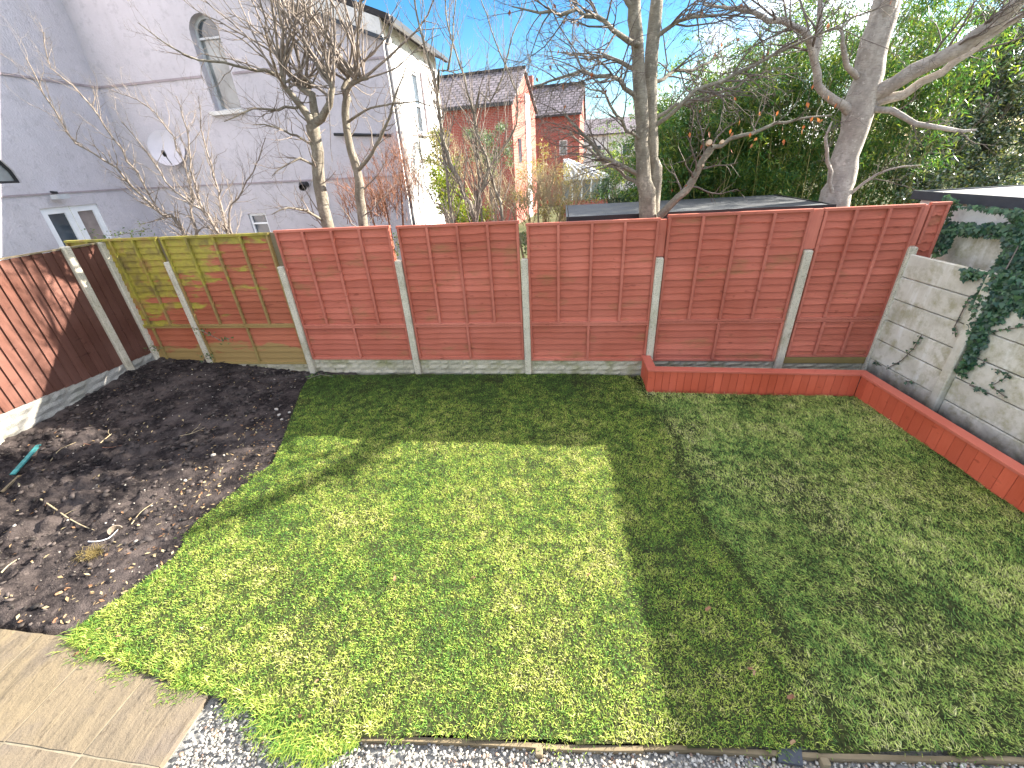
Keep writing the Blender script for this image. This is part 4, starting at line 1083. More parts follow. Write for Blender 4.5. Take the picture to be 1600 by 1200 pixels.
# ------------------------------------------------------------------ trees
class Tree:
    def __init__(s): s.t = {}          # key -> list of (pts, radii)
    def put(s, key, pts, rad): s.t.setdefault(key, []).append((np.asarray(pts, float), np.asarray(rad, float)))
    def build(s, key, name, mat, parent, sides, kind=None, k=None):
        L = s.t.get(key, [])
        if not L: return None
        groups = {}
        for p, r in L: groups.setdefault(len(p), []).append((p, r))
        Vs, Fs, n = [], [], 0
        for kk, g_ in groups.items():
            v, f = tube_arrays(np.array([a for a, _ in g_]), np.array([b for _, b in g_]), sides)
            Vs.append(v); Fs.append(f + n); n += len(v)
        o = np_mesh(name, np.concatenate(Vs), np.concatenate(Fs), mat, parent, smooth=True)
        if kind: o['kind'] = kind
        return o
def resample(pts, rad, step):
    pts = np.asarray(pts, float); rad = np.asarray(rad, float)
    # catmull-rom through the points
    P = np.vstack([2 * pts[0] - pts[1], pts, 2 * pts[-1] - pts[-2]])
    out, ro = [], []
    for i in range(1, len(P) - 2):
        L = np.linalg.norm(P[i + 1] - P[i]); n = max(2, int(L / step))
        for t in np.arange(n) / n:
            a = 2 * P[i]; b = P[i + 1] - P[i - 1]; c = 2 * P[i - 1] - 5 * P[i] + 4 * P[i + 1] - P[i + 2]; d = -P[i - 1] + 3 * P[i] - 3 * P[i + 1] + P[i + 2]
            out.append(0.5 * (a + b * t + c * t * t + d * t ** 3)); ro.append(rad[i - 1] + (rad[i] - rad[i - 1]) * t)
    out.append(pts[-1]); ro.append(rad[-1])
    return np.array(out), np.array(ro)
def nrm(v): return v / (np.linalg.norm(v) + 1e-9)
def twig(tree, p, d, L, r, level, key, rn, up=0.12, wob=0.22, nch=(3, 5), nseg=6, spread=(0.5, 1.1), ratio=(0.35, 0.65), first=0.25, keys=None, flat=0.0, arc=0.0):
    pts = [p]; dd = nrm(d); seg = L / nseg
    for i in range(nseg):
        g = rn.normal(0, wob, 3); g[2] *= (1 - flat)
        dd = nrm(dd + g + np.array([0, 0, up - arc * i / nseg]))
        pts.append(pts[-1] + dd * seg)
    pts = np.array(pts); rad = r * (1 - 0.75 * np.linspace(0, 1, nseg + 1) ** 0.9)
    tree.put(key, pts, rad)
    if level <= 0: return pts
    n = rn.integers(nch[0], nch[1] + 1)
    for k in range(n):
        t = first + (1 - first) * (k + rn.random()) / n; f = t * nseg; i = min(int(f), nseg - 1)
        q = pts[i] + (pts[i + 1] - pts[i]) * (f - i); tang = nrm(pts[i + 1] - pts[i])
        s_ = nrm(np.cross(tang, rn.normal(size=3))); s_[2] *= (1 - flat * 0.7); a = rn.uniform(*spread)
        c = nrm(tang * math.cos(a) + nrm(s_) * math.sin(a))
        kk = keys[level - 1] if keys else key
        twig(tree, q, c, L * rn.uniform(*ratio) * (1.1 - 0.5 * t), max(0.0022, r * 0.55 * (1 - 0.5 * t)), level - 1, kk, rn, up, wob, nch, max(4, nseg - 1), spread, ratio, first, keys, flat, arc)
    return pts
def limb(tree, key, pxs, rads, step=0.18, wob=0.012, seed=0):
    """pxs: (px, py, Y) triples or 3D points flagged by len 4"""
    pts = [at(*q) if len(q) == 3 else np.array(q[:3]) for q in pxs]
    P, R = resample(pts, rads, step); rn = np.random.default_rng(seed)
    P[1:-1] += rn.normal(0, wob, P[1:-1].shape); R *= 1 + rn.normal(0, 0.035, len(R))
    tree.put(key, P, R); return P, R
def along(P, t):
    f = t * (len(P) - 1); i = min(int(f), len(P) - 2); return P[i] + (P[i + 1] - P[i]) * (f - i), nrm(P[i + 1] - P[i])
def sprout(tree, P, R, n, L, rn, key, t0=0.2, t1=1.0, level=2, spread=(0.6, 1.2), rr=0.4, bias=(0, 0, 0.2), **kw):
    for k in range(n):
        t = t0 + (t1 - t0) * (k + rn.random()) / n; q, tg = along(P, t); s_ = nrm(np.cross(tg, rn.normal(size=3))); a = rn.uniform(*spread)
        d = nrm(tg * math.cos(a) + s_ * math.sin(a) + np.array(bias)); r0 = R[min(int(t * len(R)), len(R) - 1)]
        twig(tree, q, d, L * rn.uniform(0.6, 1.25), min(r0 * rr, 0.022 * L), level, key, rn, **kw)
def base_pt(px, py, Y, drop=0.0):
    q = at(px, py, Y); return (q[0], q[1], -0.1, 1)
def finish_tree(tr, name, label, base, bark, twigm, group='bare winter trees behind the fence', leaves=None, leafmat=None):
    root = empty(name, (0, 0, 0)); root.location = base
    tag(root, label, 'tree', group)
    off = np.array(base)
    for kk in tr.t: tr.t[kk] = [(p - off, r) for p, r in tr.t[kk]]
    for key, nm_, sd_n in (('trunk', 'trunk', 14), ('limb', 'branch', 8)):
        for (p, r) in tr.t.get(key, []):
            v, f = tube_arrays(p[None], r[None], sd_n); np_mesh(nm_, v, f, bark, root, smooth=True)
    tr.build('branch', 'crown', twigm, root, 5, kind='stuff')
    tr.build('twig', 'twigs', twigm, root, 3, kind='stuff')
    if leaves is not None and len(leaves[0]):
        V, Fc, C = leaves; np_mesh('dry_leaves', np.asarray(V) - off, Fc, leafmat or M['dead_leaf'], root, col=C)['kind'] = 'stuff'
    return root

# pollarded tree with upright whips
def pollard(name, label, trunk, rads, heads, Y, seed, side=()):
    rn = np.random.default_rng(seed); tr = Tree()
    b = at(*trunk[0]); P, R = limb(tr, 'trunk', [(b[0] - 0.02, b[1], -0.1, 1), (b[0], b[1], 1.0, 1)] + trunk, [rads[0] * 1.2, rads[0] * 1.05] + rads, seed=seed)
    for (pts, rr, nw, hl) in heads:
        rr = [q * 0.75 for q in rr]
        HP, HR = limb(tr, 'limb', pts, rr, 0.12, 0.015, seed + 3)
        for k in range(nw):
            t = rn.uniform(0.55, 1.0); q, tg = along(HP, t)
            d = nrm(tg * 0.3 + rn.normal(0, 0.62, 3) * np.array([1.5, 0.8, 0.5]) + np.array([0, -0.05, 0.8]))
            twig(tr, q, d, hl * rn.uniform(0.6, 1.35), rn.uniform(0.014, 0.027), 1, 'branch', rn, up=0.07, wob=0.15, nch=(4, 8), nseg=8, spread=(0.35, 0.9), ratio=(0.15, 0.45), keys=['twig', 'twig'])
        for k in range(6):
            q, tg = along(HP, rn.uniform(0.3, 1.0))
            twig(tr, q, nrm(rn.normal(0, 1, 3) + np.array([0, 0, 0.1])), hl * 0.6 * rn.uniform(0.5, 1.2), 0.010, 1, 'branch', rn, up=0.16, wob=0.22, nch=(2, 4), nseg=6, keys=['twig', 'twig'])
    for (pts, rr) in side:
        HP, HR = limb(tr, 'limb', pts, [q * 0.75 for q in rr], 0.12, 0.012, seed + 9)
        sprout(tr, HP, HR, 16, 0.55, rn, 'branch', 0.2, 1.0, 1, keys=['twig', 'twig'], nch=(2, 4))
    sprout(tr, P, R, 10, 0.7, rn, 'branch', 0.45, 1.0, 1, keys=['twig', 'twig'], nch=(2, 4), rr=0.2)
    return finish_tree(tr, name, label, (b[0], b[1], 0.0), M['bark_pale'], M['twig_pale'])
pollard('pollarded_tree', 'thicker of two pollarded bare trees with upright whips before the rendered house',
        [(512, 352, 8.0), (500, 290, 8.0), (494, 235, 8.0), (488, 196, 8.0)], [0.105, 0.10, 0.095, 0.10],
        [([(488, 196, 8.0), (470, 165, 7.9), (445, 135, 7.8), (440, 90, 7.8)], [0.10, 0.075, 0.06, 0.05], 17, 1.7),
         ([(490, 196, 8.0), (488, 150, 8.1), (470, 140, 8.2), (488, 132, 8.3)], [0.10, 0.08, 0.07, 0.06], 13, 1.7),
         ([(492, 192, 8.0), (515, 165, 7.9), (519, 140, 7.85), (512, 110, 7.9)], [0.09, 0.07, 0.06, 0.05], 15, 1.8)], 8.0, 21,
        side=[([(492, 228, 8.0), (465, 215, 7.8), (430, 200, 7.5), (395, 195, 7.3)], [0.03, 0.024, 0.016, 0.008]),
              ([(496, 262, 8.0), (470, 250, 7.8), (440, 262, 7.6), (425, 275, 7.5)], [0.03, 0.022, 0.014, 0.008]),
              ([(505, 345, 7.95), (480, 332, 7.7), (450, 325, 7.4), (425, 335, 7.2)], [0.035, 0.028, 0.02, 0.01]),
              ([(470, 165, 7.95), (435, 172, 7.6), (395, 172, 7.3), (350, 190, 7.1)], [0.03, 0.025, 0.018, 0.008]),
              ([(445, 118, 7.8), (400, 110, 7.5), (350, 100, 7.3), (290, 85, 7.1), (215, 35, 6.9)], [0.035, 0.028, 0.022, 0.016, 0.006])])
pollard('pollarded_tree', 'slimmer pollarded bare tree with a kinked trunk right of its thicker twin',
        [(568, 350, 8.3), (560, 290, 8.3), (550, 235, 8.3), (541, 180, 8.3), (541, 160, 8.3)], [0.085, 0.08, 0.065, 0.06, 0.06],
        [([(541, 160, 8.3), (545, 145, 8.3), (552, 128, 8.3), (575, 122, 8.3)], [0.08, 0.06, 0.05, 0.035], 15, 1.7),
         ([(541, 160, 8.3), (540, 140, 8.4), (542, 125, 8.5), (540, 112, 8.5)], [0.08, 0.06, 0.05, 0.035], 12, 1.7)], 8.3, 22,
        side=[([(558, 268, 8.3), (575, 250, 8.2), (600, 205, 8.1), (618, 150, 8.0), (640, 90, 8.0)], [0.05, 0.042, 0.034, 0.022, 0.008]),
              ([(545, 190, 8.3), (580, 170, 8.1), (640, 158, 7.9), (690, 170, 7.8)], [0.03, 0.022, 0.014, 0.006])])

# pale multi-stem shrubs at the left
def stems(name, label, list_, seed, bark, twigm, L=0.8, n=12, cat='shrub', group='bare shrubs behind the fence', wob=0.2, level=1, up=0.1):
    rn = np.random.default_rng(seed); tr = Tree(); b0 = None
    for (pts, r0) in list_:
        b = at(*pts[0]); b0 = b if b0 is None else b0
        r0 *= 0.68
        rads = [r0 * 1.1] + list(np.linspace(r0, max(0.005, r0 * 0.25), len(pts)))
        P, R = limb(tr, 'limb', [(b[0] * 0.9 + b0[0] * 0.1, b[1], -0.1, 1)] + pts, rads, 0.14, 0.012, seed)
        sprout(tr, P, R, n, L, rn, 'branch', 0.35, 1.0, level, spread=(0.4, 1.0), rr=0.5, keys=['twig', 'twig'], nch=(2, 5), wob=wob, up=up)
    root = finish_tree(tr, name, label, (b0[0], b0[1], 0.0), bark, twigm, group)
    root['category'] = cat; return root
stems('bare_shrub', 'pale bare shrub with long whips arching left across the rendered house wall',
      [([(285, 358, 8.0), (255, 335, 7.9), (205, 290, 7.7), (165, 250, 7.5), (120, 225, 7.4), (60, 130, 7.2), (40, 90, 7.2)], 0.035),
       ([(285, 362, 8.1), (250, 330, 8.0), (190, 235, 7.9), (130, 150, 7.9), (80, 105, 7.9), (68, 50, 7.9)], 0.03),
       ([(305, 360, 8.0), (302, 310, 8.1), (290, 270, 8.2), (270, 215, 8.3), (230, 165, 8.4), (172, 140, 8.4)], 0.032)], 31, M['twig_pale'], M['twig_pale'], 0.5, 44)
stems('bare_shrub', 'pale bare shrub with straight upright stems below the tall arched window',
      [([(338, 360, 8.1), (318, 330, 8.1), (300, 265, 8.2), (292, 200, 8.3), (275, 150, 8.3)], 0.035),
       ([(340, 362, 7.9), (300, 320, 7.9), (262, 285, 7.9), (225, 230, 7.9), (190, 190, 7.8)], 0.034),
       ([(355, 360, 8.2), (340, 290, 8.3), (318, 215, 8.4), (310, 150, 8.4)], 0.03),
       ([(360, 358, 7.8), (372, 310, 7.8), (395, 270, 7.8), (415, 215, 7.7)], 0.025)], 32, M['twig_pale'], M['twig_pale'], 0.55, 40)
stems('hazel_tree', 'slender multi-stem bare tree in front of the red brick house',
      [([(742, 345, 8.0), (728, 310, 8.0), (705, 255, 8.0), (690, 205, 8.0), (680, 130, 8.0), (660, 60, 8.0), (640, -40, 8.0)], 0.062),
       ([(745, 345, 8.1), (755, 290, 8.1), (765, 262, 8.1), (745, 210, 8.1), (740, 180, 8.1), (725, 120, 8.1), (700, 40, 8.1), (695, -60, 8.1)], 0.045),
       ([(785, 342, 8.2), (780, 310, 8.2), (765, 265, 8.2), (795, 220, 8.3), (810, 160, 8.3), (780, 80, 8.3), (745, -20, 8.3)], 0.04),
       ([(705, 345, 7.8), (680, 318, 7.8), (665, 290, 7.8), (655, 220, 7.8), (640, 150, 7.8)], 0.022),
       ([(742, 180, 8.1), (765, 160, 8.0), (785, 120, 8.0), (800, 60, 8.0), (830, -20, 8.0)], 0.028),
       ([(685, 160, 8.0), (700, 110, 8.0), (708, 60, 8.0), (712, -40, 8.0)], 0.032)], 33, M['bark_dark'], M['twig_pale'], 0.85, 34, cat='tree', group='bare winter trees behind the fence', wob=0.12, up=0.2)

# twin-trunk tree with a haze of fine drooping twigs
def hang_leaves(pts, rn, n, spread=0.25):
    c = np.array([pts[rn.integers(0, len(pts))] for _ in range(n)]) + rn.normal(0, spread * 0.3, (n, 3))
    N = unit(n); N[:, 2] *= 0.3; N /= np.linalg.norm(N, axis=1, keepdims=True)
    U = np.tile([0, 0, -1.0], (n, 1)) + rn.normal(0, 0.35, (n, 3))
    return leaf_quads(c, N, U, rn.uniform(0.05, 0.09, n), rn.uniform(0.025, 0.045, n), np.array([(0.28, 0.09, 0.045), (0.33, 0.14, 0.08), (0.20, 0.065, 0.038)])[rn.integers(0, 3, n)])
def merge_leaves(L):
    Vs, Fs, Cs, n = [], [], [], 0
    for v, f, c in L: Vs.append(v); Fs.append(f + n); Cs.append(c); n += len(v)
    return np.concatenate(Vs), np.concatenate(Fs), np.concatenate(Cs)
rn = np.random.default_rng(41); tr = Tree()
b = at(1012, 335, 7.0)
P1_, R1_ = limb(tr, 'trunk', [(b[0], b[1], -0.1, 1), (1012, 335, 7.0), (1006, 285, 7.0), (1003, 220, 7.0), (1001, 150, 7.0), (997, 80, 7.05), (990, 0, 7.1), (984, -120, 7.2), (978, -260, 7.3)], [0.165, 0.13, 0.112, 0.094, 0.090, 0.086, 0.08, 0.068, 0.045], seed=1)
P2_, R2_ = limb(tr, 'trunk', [(b[0] + .03, b[1] + .08, -0.1, 1), (1022, 320, 7.1), (1022, 250, 7.15), (1016, 185, 7.15), (1017, 120, 7.2), (1022, 50, 7.25), (1028, 0, 7.3), (1036, -140, 7.4), (1044, -300, 7.5)], [0.11, 0.098, 0.088, 0.092, 0.092, 0.088, 0.082, 0.07, 0.04], seed=2)
LL = []
kw = dict(keys=['twig', 'branch', 'branch'], nch=(4, 6), wob=0.22, up=0.0, flat=0.5, spread=(0.5, 1.0))
for (pts, rr, nn, L) in [
    ([(1004, 285, 7.0), (975, 262, 6.9), (940, 240, 6.8), (905, 205, 6.8), (880, 175, 6.9)], [0.05, 0.042, 0.034, 0.025, 0.012], 12, 0.75),
    ([(1003, 295, 7.0), (965, 270, 7.2), (920, 235, 7.4), (890, 205, 7.6)], [0.04, 0.032, 0.026, 0.014], 8, 0.7),
    ([(1000, 165, 7.0), (965, 130, 6.9), (930, 118, 6.7), (880, 120, 6.6), (830, 135, 6.5)], [0.05, 0.04, 0.032, 0.022, 0.01], 14, 0.9),
    ([(998, 70, 7.0), (960, 45, 6.8), (915, 20, 6.7), (860, 20, 6.6), (800, 10, 6.5)], [0.055, 0.045, 0.036, 0.026, 0.01], 14, 0.95),
    ([(1000, 110, 7.1), (960, 90, 7.4), (920, 90, 7.7), (880, 80, 7.9)], [0.045, 0.034, 0.024, 0.01], 12, 0.95),
    ([(1018, 200, 7.15), (1060, 165, 7.0), (1110, 130, 6.9), (1180, 100, 6.8), (1290, 50, 6.7), (1380, 10, 6.6)], [0.05, 0.042, 0.036, 0.03, 0.02, 0.008], 18, 0.85),
    ([(1016, 195, 7.2), (1070, 160, 7.3), (1140, 140, 7.4), (1200, 110, 7.5)], [0.04, 0.03, 0.022, 0.01], 12, 0.8),
    ([(1022, 60, 7.2), (1060, 30, 7.1), (1110, 25, 7.0), (1160, 10, 7.0)], [0.045, 0.036, 0.026, 0.012], 13, 0.9),
    ([(1018, 130, 7.2), (1060, 110, 7.5), (1110, 95, 7.8), (1150, 60, 8.0)], [0.04, 0.032, 0.022, 0.01], 13, 0.9),
    ([(1003, 220, 7.0), (970, 195, 6.7), (945, 150, 6.5), (905, 130, 6.3)], [0.035, 0.028, 0.02, 0.01], 10, 0.7),
    ([(992, 20, 7.1), (960, -40, 6.9), (900, -60, 6.7), (840, -30, 6.6)], [0.05, 0.04, 0.03, 0.012], 12, 0.95)]:
    P, R = limb(tr, 'limb', pts, [q * 0.72 for q in rr], 0.14, 0.02, int(pts[1][0]))
    sprout(tr, P, R, int(nn * 1.5), L, rn, 'branch', 0.15, 1.0, 2, bias=(0, 0, 0.0), rr=0.5, **kw)
    LL.append(hang_leaves(P[len(P) // 2:], rn, 5))
# sawn-off leaning branch with pale cut ends
P, R = limb(tr, 'limb', [(1030, 338, 6.9), (1050, 318, 6.8), (1082, 285, 6.7), (1098, 250, 6.65), (1112, 230, 6.6)], [0.055, 0.055, 0.052, 0.046, 0.05], 0.1, 0.006, 5)
sprout(tr, P, R, 9, 0.8, rn, 'branch', 0.3, 1.0, 1, keys=['twig', 'twig'], nch=(3, 6), rr=0.3, up=-0.02); LL.append(hang_leaves(P + np.array([0.1, 0, 0.0]), rn, 10, 0.8))
P, R = limb(tr, 'limb', [(1112, 230, 6.6), (1160, 212, 6.5), (1230, 190, 6.4), (1300, 180, 6.3)], [0.03, 0.024, 0.018, 0.008], 0.12, 0.012, 6)
sprout(tr, P, R, 10, 0.5, rn, 'branch', 0.2, 1.0, 1, keys=['twig', 'twig'], nch=(2, 4)); LL.append(hang_leaves(P, rn, 24, 0.5))
root5 = finish_tree(tr, 'twin_trunk_tree', 'twin-trunk bare tree with fine twigs rising before the low shed', (b[0], b[1], 0.0), M['bark_dark'], M['twig_dark'], leaves=merge_leaves(LL))
cm = NT('sawn_wood').base((0.55, 0.40, 0.27)).rough(0.8).m
for (px, py, Y, r_) in [(1108, 222, 6.57, 0.035), (1128, 221, 6.57, 0.025), (1098, 258, 6.62, 0.016)]:
    q = at(px, py, Y) - np.array([b[0], b[1], 0])
    MB().tube([q + np.array([0.01, 0.05, -0.02]), q + np.array([0, -0.02, 0.0]), q + np.array([0, -0.022, 0.0])], [r_, r_, 0.001], 10).build('sawn_stub', cm, root5)

# big grey beech
rn = np.random.default_rng(51); tr = Tree()
YB = 7.6
b = at(1302, 330, YB)
PT, RT = limb(tr, 'trunk', [(b[0] - .02, YB, -0.1, 1), (1300, 330, YB), (1312, 285, YB), (1328, 225, YB), (1344, 165, YB), (1356, 120, YB), (1370, 60, YB), (1385, 0, YB), (1402, -90, YB), (1430, -220, YB)], [0.28, 0.222, 0.198, 0.182, 0.200, 0.190, 0.175, 0.16, 0.13, 0.08], 0.15, 0.01, 51)
LL = []
def blimb(pts, rr, n, L, lev=2, key='limb', t0=0.25, **k2):
    P, R = limb(tr, key, pts, rr, 0.14, 0.014, int(abs(pts[1][1])) + 5)
    kk = dict(keys=['twig', 'branch', 'branch'], nch=(3, 5), wob=0.2, up=0.05, spread=(0.45, 1.0)); kk.update(k2)
    sprout(tr, P, R, n, L, rn, 'branch', t0, 1.0, lev, rr=0.4, **kk); return P
blimb([(1342, 178, YB), (1315, 165, 7.5), (1288, 145, 7.4), (1275, 100, 7.35), (1262, 62, 7.3), (1240, 38, 7.25), (1200, 30, 7.2), (1150, 15, 7.1), (1100, 8, 7.0)], [0.085, 0.066, 0.055, 0.048, 0.045, 0.04, 0.034, 0.026, 0.010], 22, 1.0, t0=0.4)
blimb([(1272, 92, 7.35), (1276, 50, 7.4), (1278, 0, 7.4), (1282, -80, 7.4)], [0.045, 0.04, 0.03, 0.015], 8, 0.8)
FK = at(1350, 150, YB)
blimb([(1356, 150, YB), (1400, 130, 7.35), (1450, 100, 7.1), (1500, 75, 6.85), (1550, 40, 6.6), (1600, -10, 6.35), (1680, -110, 6.0)], [0.135, 0.108, 0.100, 0.092, 0.084, 0.074, 0.04], 16, 0.9, t0=0.3)
blimb([(1352, 165, YB), (1410, 145, 7.4), (1470, 110, 7.2), (1540, 62, 7.0), (1600, 20, 6.8), (1700, -40, 6.5)], [0.08, 0.062, 0.05, 0.043, 0.036, 0.018], 14, 0.8, t0=0.35)
blimb([(1352, 170, YB), (1395, 172, 7.3), (1430, 195, 7.1), (1480, 203, 6.9), (1525, 203, 6.8)], [0.05, 0.04, 0.034, 0.026, 0.014], 6, 0.5)
blimb([(1340, 120, YB), (1322, 105, 7.4), (1318, 70, 7.3), (1314, 45, 7.3)], [0.045, 0.036, 0.03, 0.02], 5, 0.5)
blimb([(1312, 318, YB), (1350, 285, 7.4), (1390, 262, 7.3), (1440, 258, 7.2)], [0.03, 0.022, 0.014, 0.006], 8, 0.5)
blimb([(1300, 300, YB - .2), (1292, 255, 7.3), (1290, 215, 7.2), (1300, 190, 7.2)], [0.03, 0.026, 0.02, 0.01], 6, 0.45)
blimb([(1375, 40, YB), (1400, -20, 7.4), (1440, -90, 7.3), (1500, -160, 7.2)], [0.11, 0.09, 0.07, 0.03], 10, 0.9)
blimb([(1385, 0, YB), (1350, -60, 7.8), (1310, -150, 8.0)], [0.10, 0.07, 0.03], 8, 0.9)
root6 = finish_tree(tr, 'beech_tree', 'large smooth grey beech with thick forked trunk behind the right of the fence', (b[0], YB, 0.0), M['bark_grey'], M['twig_dark'])
q = at(1348, 120, YB - 0.22) - np.array([b[0], YB, 0]); 

# ------------------------------------------------------------------ evergreen masses
def leaf_cloud(centers, radii, counts, Lr, Wr, colsets, droop=0.6, shell=0.55, seed=0):
    r = np.random.default_rng(seed); Ps, Us, Ns, Cs, Ls, Ws = [], [], [], [], [], []
    for (c, rad, n) in zip(centers, radii, counts):
        d = unit(n); rr = (shell + (1 - shell) * r.random(n)) ; P = np.array(c) + d * rr[:, None] * np.array(rad)
        P += r.normal(0, 0.06, P.shape)
        U = d * 0.6 + np.array([0, 0, -droop]) + r.normal(0, 0.5, (n, 3)); N = unit(n) * 0.8 + np.array([0, 0, 0.7])
        Ns.append(N / np.linalg.norm(N, axis=1, keepdims=True)); Ps.append(P); Us.append(U)
        Cs.append(np.array(colsets)[r.integers(0, len(colsets), n)] * r.uniform(0.7, 1.3, (n, 1)))
        Ls.append(r.uniform(*Lr, n)); Ws.append(r.uniform(*Wr, n))
    return leaf_quads(np.concatenate(Ps), np.concatenate(Ns), np.concatenate(Us), np.concatenate(Ls), np.concatenate(Ws), np.concatenate(Cs))
# bamboo thicket
rn = np.random.default_rng(61); tr = Tree(); cen, rad, cnt = [], [], []
bb = np.array([3.2, 9.9, 0.0])
for k in range(230):
    x = rn.uniform(3.2, 8.6) if k < 160 else rn.uniform(2.9, 6.8); y = rn.uniform(9.7, 12.0); u = (x - 3.0) / 6.6
    H = (3.7 + 2.5 * min(1, u * 1.5) + rn.normal(0, 0.35)) * (1 - 0.22 * max(0, u - 0.6) / 0.4)
    lean = rn.normal(0, 0.10, 2) + np.array([0.08 if x > 6 else -0.05, -0.10])
    hs = np.linspace(0, 1, 9); pts = np.stack([x + lean[0] * H * hs ** 2.2, y + lean[1] * H * hs ** 2.2, H * (hs - 0.10 * hs ** 4)], -1)
    tr.put('limb', pts - bb, 0.016 * (1 - 0.8 * hs))
    for j in range(rn.integers(15, 20)):
        t = rn.uniform(0.08, 1.02); q, tg = along(pts, min(t, 1.0))
        cen.append(q + rn.normal(0, 0.26, 3)); s_ = rn.uniform(0.16, 0.34); rad.append((s_, s_, s_ * 0.7)); cnt.append(int(rn.integers(34, 58)))
bo = empty('bamboo_thicket', tuple(bb)); tag(bo, 'tall feathery green bamboo thicket behind the shed and beech', 'bamboo')
tr.build('limb', 'culms', M['culm'], bo, 5, kind='stuff')
V, Fc, C = leaf_cloud(cen, rad, cnt, (0.09, 0.17), (0.016, 0.028), [(0.045, 0.125, 0.04), (0.06, 0.155, 0.045), (0.10, 0.19, 0.04), (0.20, 0.26, 0.05)], 0.7, 0.2, 62)
np_mesh('foliage', V - bb, Fc, M['bamboo_leaf'], bo, col=C)['kind'] = 'stuff'
def bush(name, label, blobs, n, Lr, Wr, cols, mat, seed, cat='shrub', droop=0.3, sticks=None, group=None, shell=0.45):
    """blobs: (px,py,Y,rx,rz) clumps; each scattered into smaller tufts"""
    r = np.random.default_rng(seed); cen, rad, cnt = [], [], []
    tr = Tree(); base = at(blobs[0][0], blobs[0][1], blobs[0][2]); base = np.array([base[0], base[1], 0.0])
    tot = sum(q[3] * q[4] for q in blobs)
    for (px, py, Y, rx, rz) in blobs:
        c = at(px, py, Y); m = max(6, int(16 * rx * rz / 0.5)); m = min(m, 60)
        for k in range(m):
            d = nrm(r.normal(size=3)); rr = r.random() ** 0.45
            cc = c + d * rr * np.array([rx, rx * 0.8, rz]); s_ = r.uniform(0.10, 0.24) * (0.6 + rx * 0.5)
            cen.append(cc); rad.append((s_, s_, s_ * 0.85)); cnt.append(max(4, int(n * rx * rz / tot / m)))
            tr.put('limb', np.array([base + np.array([0, 0, 0.2]) + (c - base) * 0.1, base + (c - base) * 0.7 + r.normal(0, .05, 3), cc]) - base, np.array([0.02, 0.014, 0.006]))
    o = empty(name, tuple(base)); tag(o, label, cat, group)
    tr.build('limb', 'stems', sticks or M['twig_dark'], o, 5, kind='stuff')
    V, Fc, C = leaf_cloud(cen, rad, cnt, Lr, Wr, cols, droop, shell, seed)
    np_mesh('foliage', V - base, Fc, mat, o, col=C)['kind'] = 'stuff'
    return o
bush('evergreen_tree', 'glossy broad-leaved evergreen tree glinting above the garage roof', [(1540, 190, 11.5, 1.3, 1.3), (1480, 120, 12.5, 1.3, 1.2), (1590, 120, 11.5, 1.2, 1.3), (1470, 235, 11.0, 1.0, 0.8), (1600, 40, 12, 1.2, 1.2), (1580, 250, 10.8, 1.1, 0.8), (1520, 290, 10.5, 1.4, 0.6), (1430, 290, 10.2, 0.8, 0.6)],
     44000, (0.06, 0.12), (0.03, 0.055), [(0.07, 0.12, 0.06), (0.10, 0.15, 0.08), (0.22, 0.25, 0.08), (0.30, 0.32, 0.26), (0.05, 0.09, 0.07)], M['evergreen_leaf'], 71, 'tree', 0.2)  # palest grey-green tint paints glints into the leaf colour
bush('dark_conifer', 'dark blue-green conifer filling the gap behind the twin-trunk tree', [(960, 290, 12.5, 0.9, 0.7), (1050, 260, 11.5, 0.8, 1.1), (1060, 200, 11.8, 0.5, 0.6), (990, 310, 11.5, 0.8, 0.5), (1085, 300, 10.8, 0.6, 0.5), (1120, 260, 10.6, 0.5, 0.9)],
     16000, (0.05, 0.12), (0.012, 0.025), [(0.025, 0.06, 0.045), (0.035, 0.075, 0.05), (0.05, 0.09, 0.05)], M['shrub_leaf'], 72, 'tree', 0.5)
bush('yellow_green_shrub', 'bright yellow-green shrub just over the fence below the brick house', [(712, 318, 10.0, 0.45, 0.35), (690, 285, 10.5, 0.45, 0.35), (735, 335, 9.6, 0.45, 0.25)], 3600, (0.05, 0.09), (0.025, 0.04), [(0.22, 0.30, 0.03), (0.30, 0.34, 0.04), (0.14, 0.22, 0.03)], M['shrub_leaf'], 73)
bush('olive_shrub', 'loose olive-leaved shrub climbing beside the sunlit house corner', [(690, 245, 13.5, 0.55, 0.6), (700, 280, 12.5, 0.5, 0.5), (678, 215, 14.0, 0.4, 0.4)], 3000, (0.06, 0.10), (0.025, 0.04), [(0.16, 0.16, 0.05), (0.22, 0.20, 0.07), (0.10, 0.13, 0.04)], M['shrub_leaf'], 74)
bush('grey_green_shrub', 'round grey-green evergreen before the red brick wall', [(762, 225, 17.0, 0.85, 0.95), (775, 250, 16.5, 0.6, 0.6)], 3600, (0.07, 0.12), (0.02, 0.035), [(0.10, 0.15, 0.10), (0.14, 0.19, 0.13), (0.07, 0.11, 0.07)], M['shrub_leaf'], 75)
bush('lime_shrub', 'lime-green shrub beyond the conservatory', [(962, 265, 24.0, 1.0, 0.7), (945, 275, 24.0, 0.9, 0.5)], 2200, (0.10, 0.18), (0.05, 0.08), [(0.24, 0.32, 0.04), (0.32, 0.38, 0.05)], M['shrub_leaf'], 76)
bush('tawny_shrub', 'tawny half-bare shrub left of the black shed roof', [(850, 270, 12.0, 0.75, 0.7), (890, 290, 11.5, 0.7, 0.55), (820, 310, 11.0, 0.6, 0.5), (870, 325, 10.0, 0.6, 0.3), (910, 275, 12.5, 0.5, 0.5)], 3000, (0.05, 0.10), (0.015, 0.03), [(0.34, 0.27, 0.12), (0.26, 0.22, 0.08), (0.20, 0.20, 0.06)], M['shrub_leaf'], 77, sticks=M['twig_tan'])
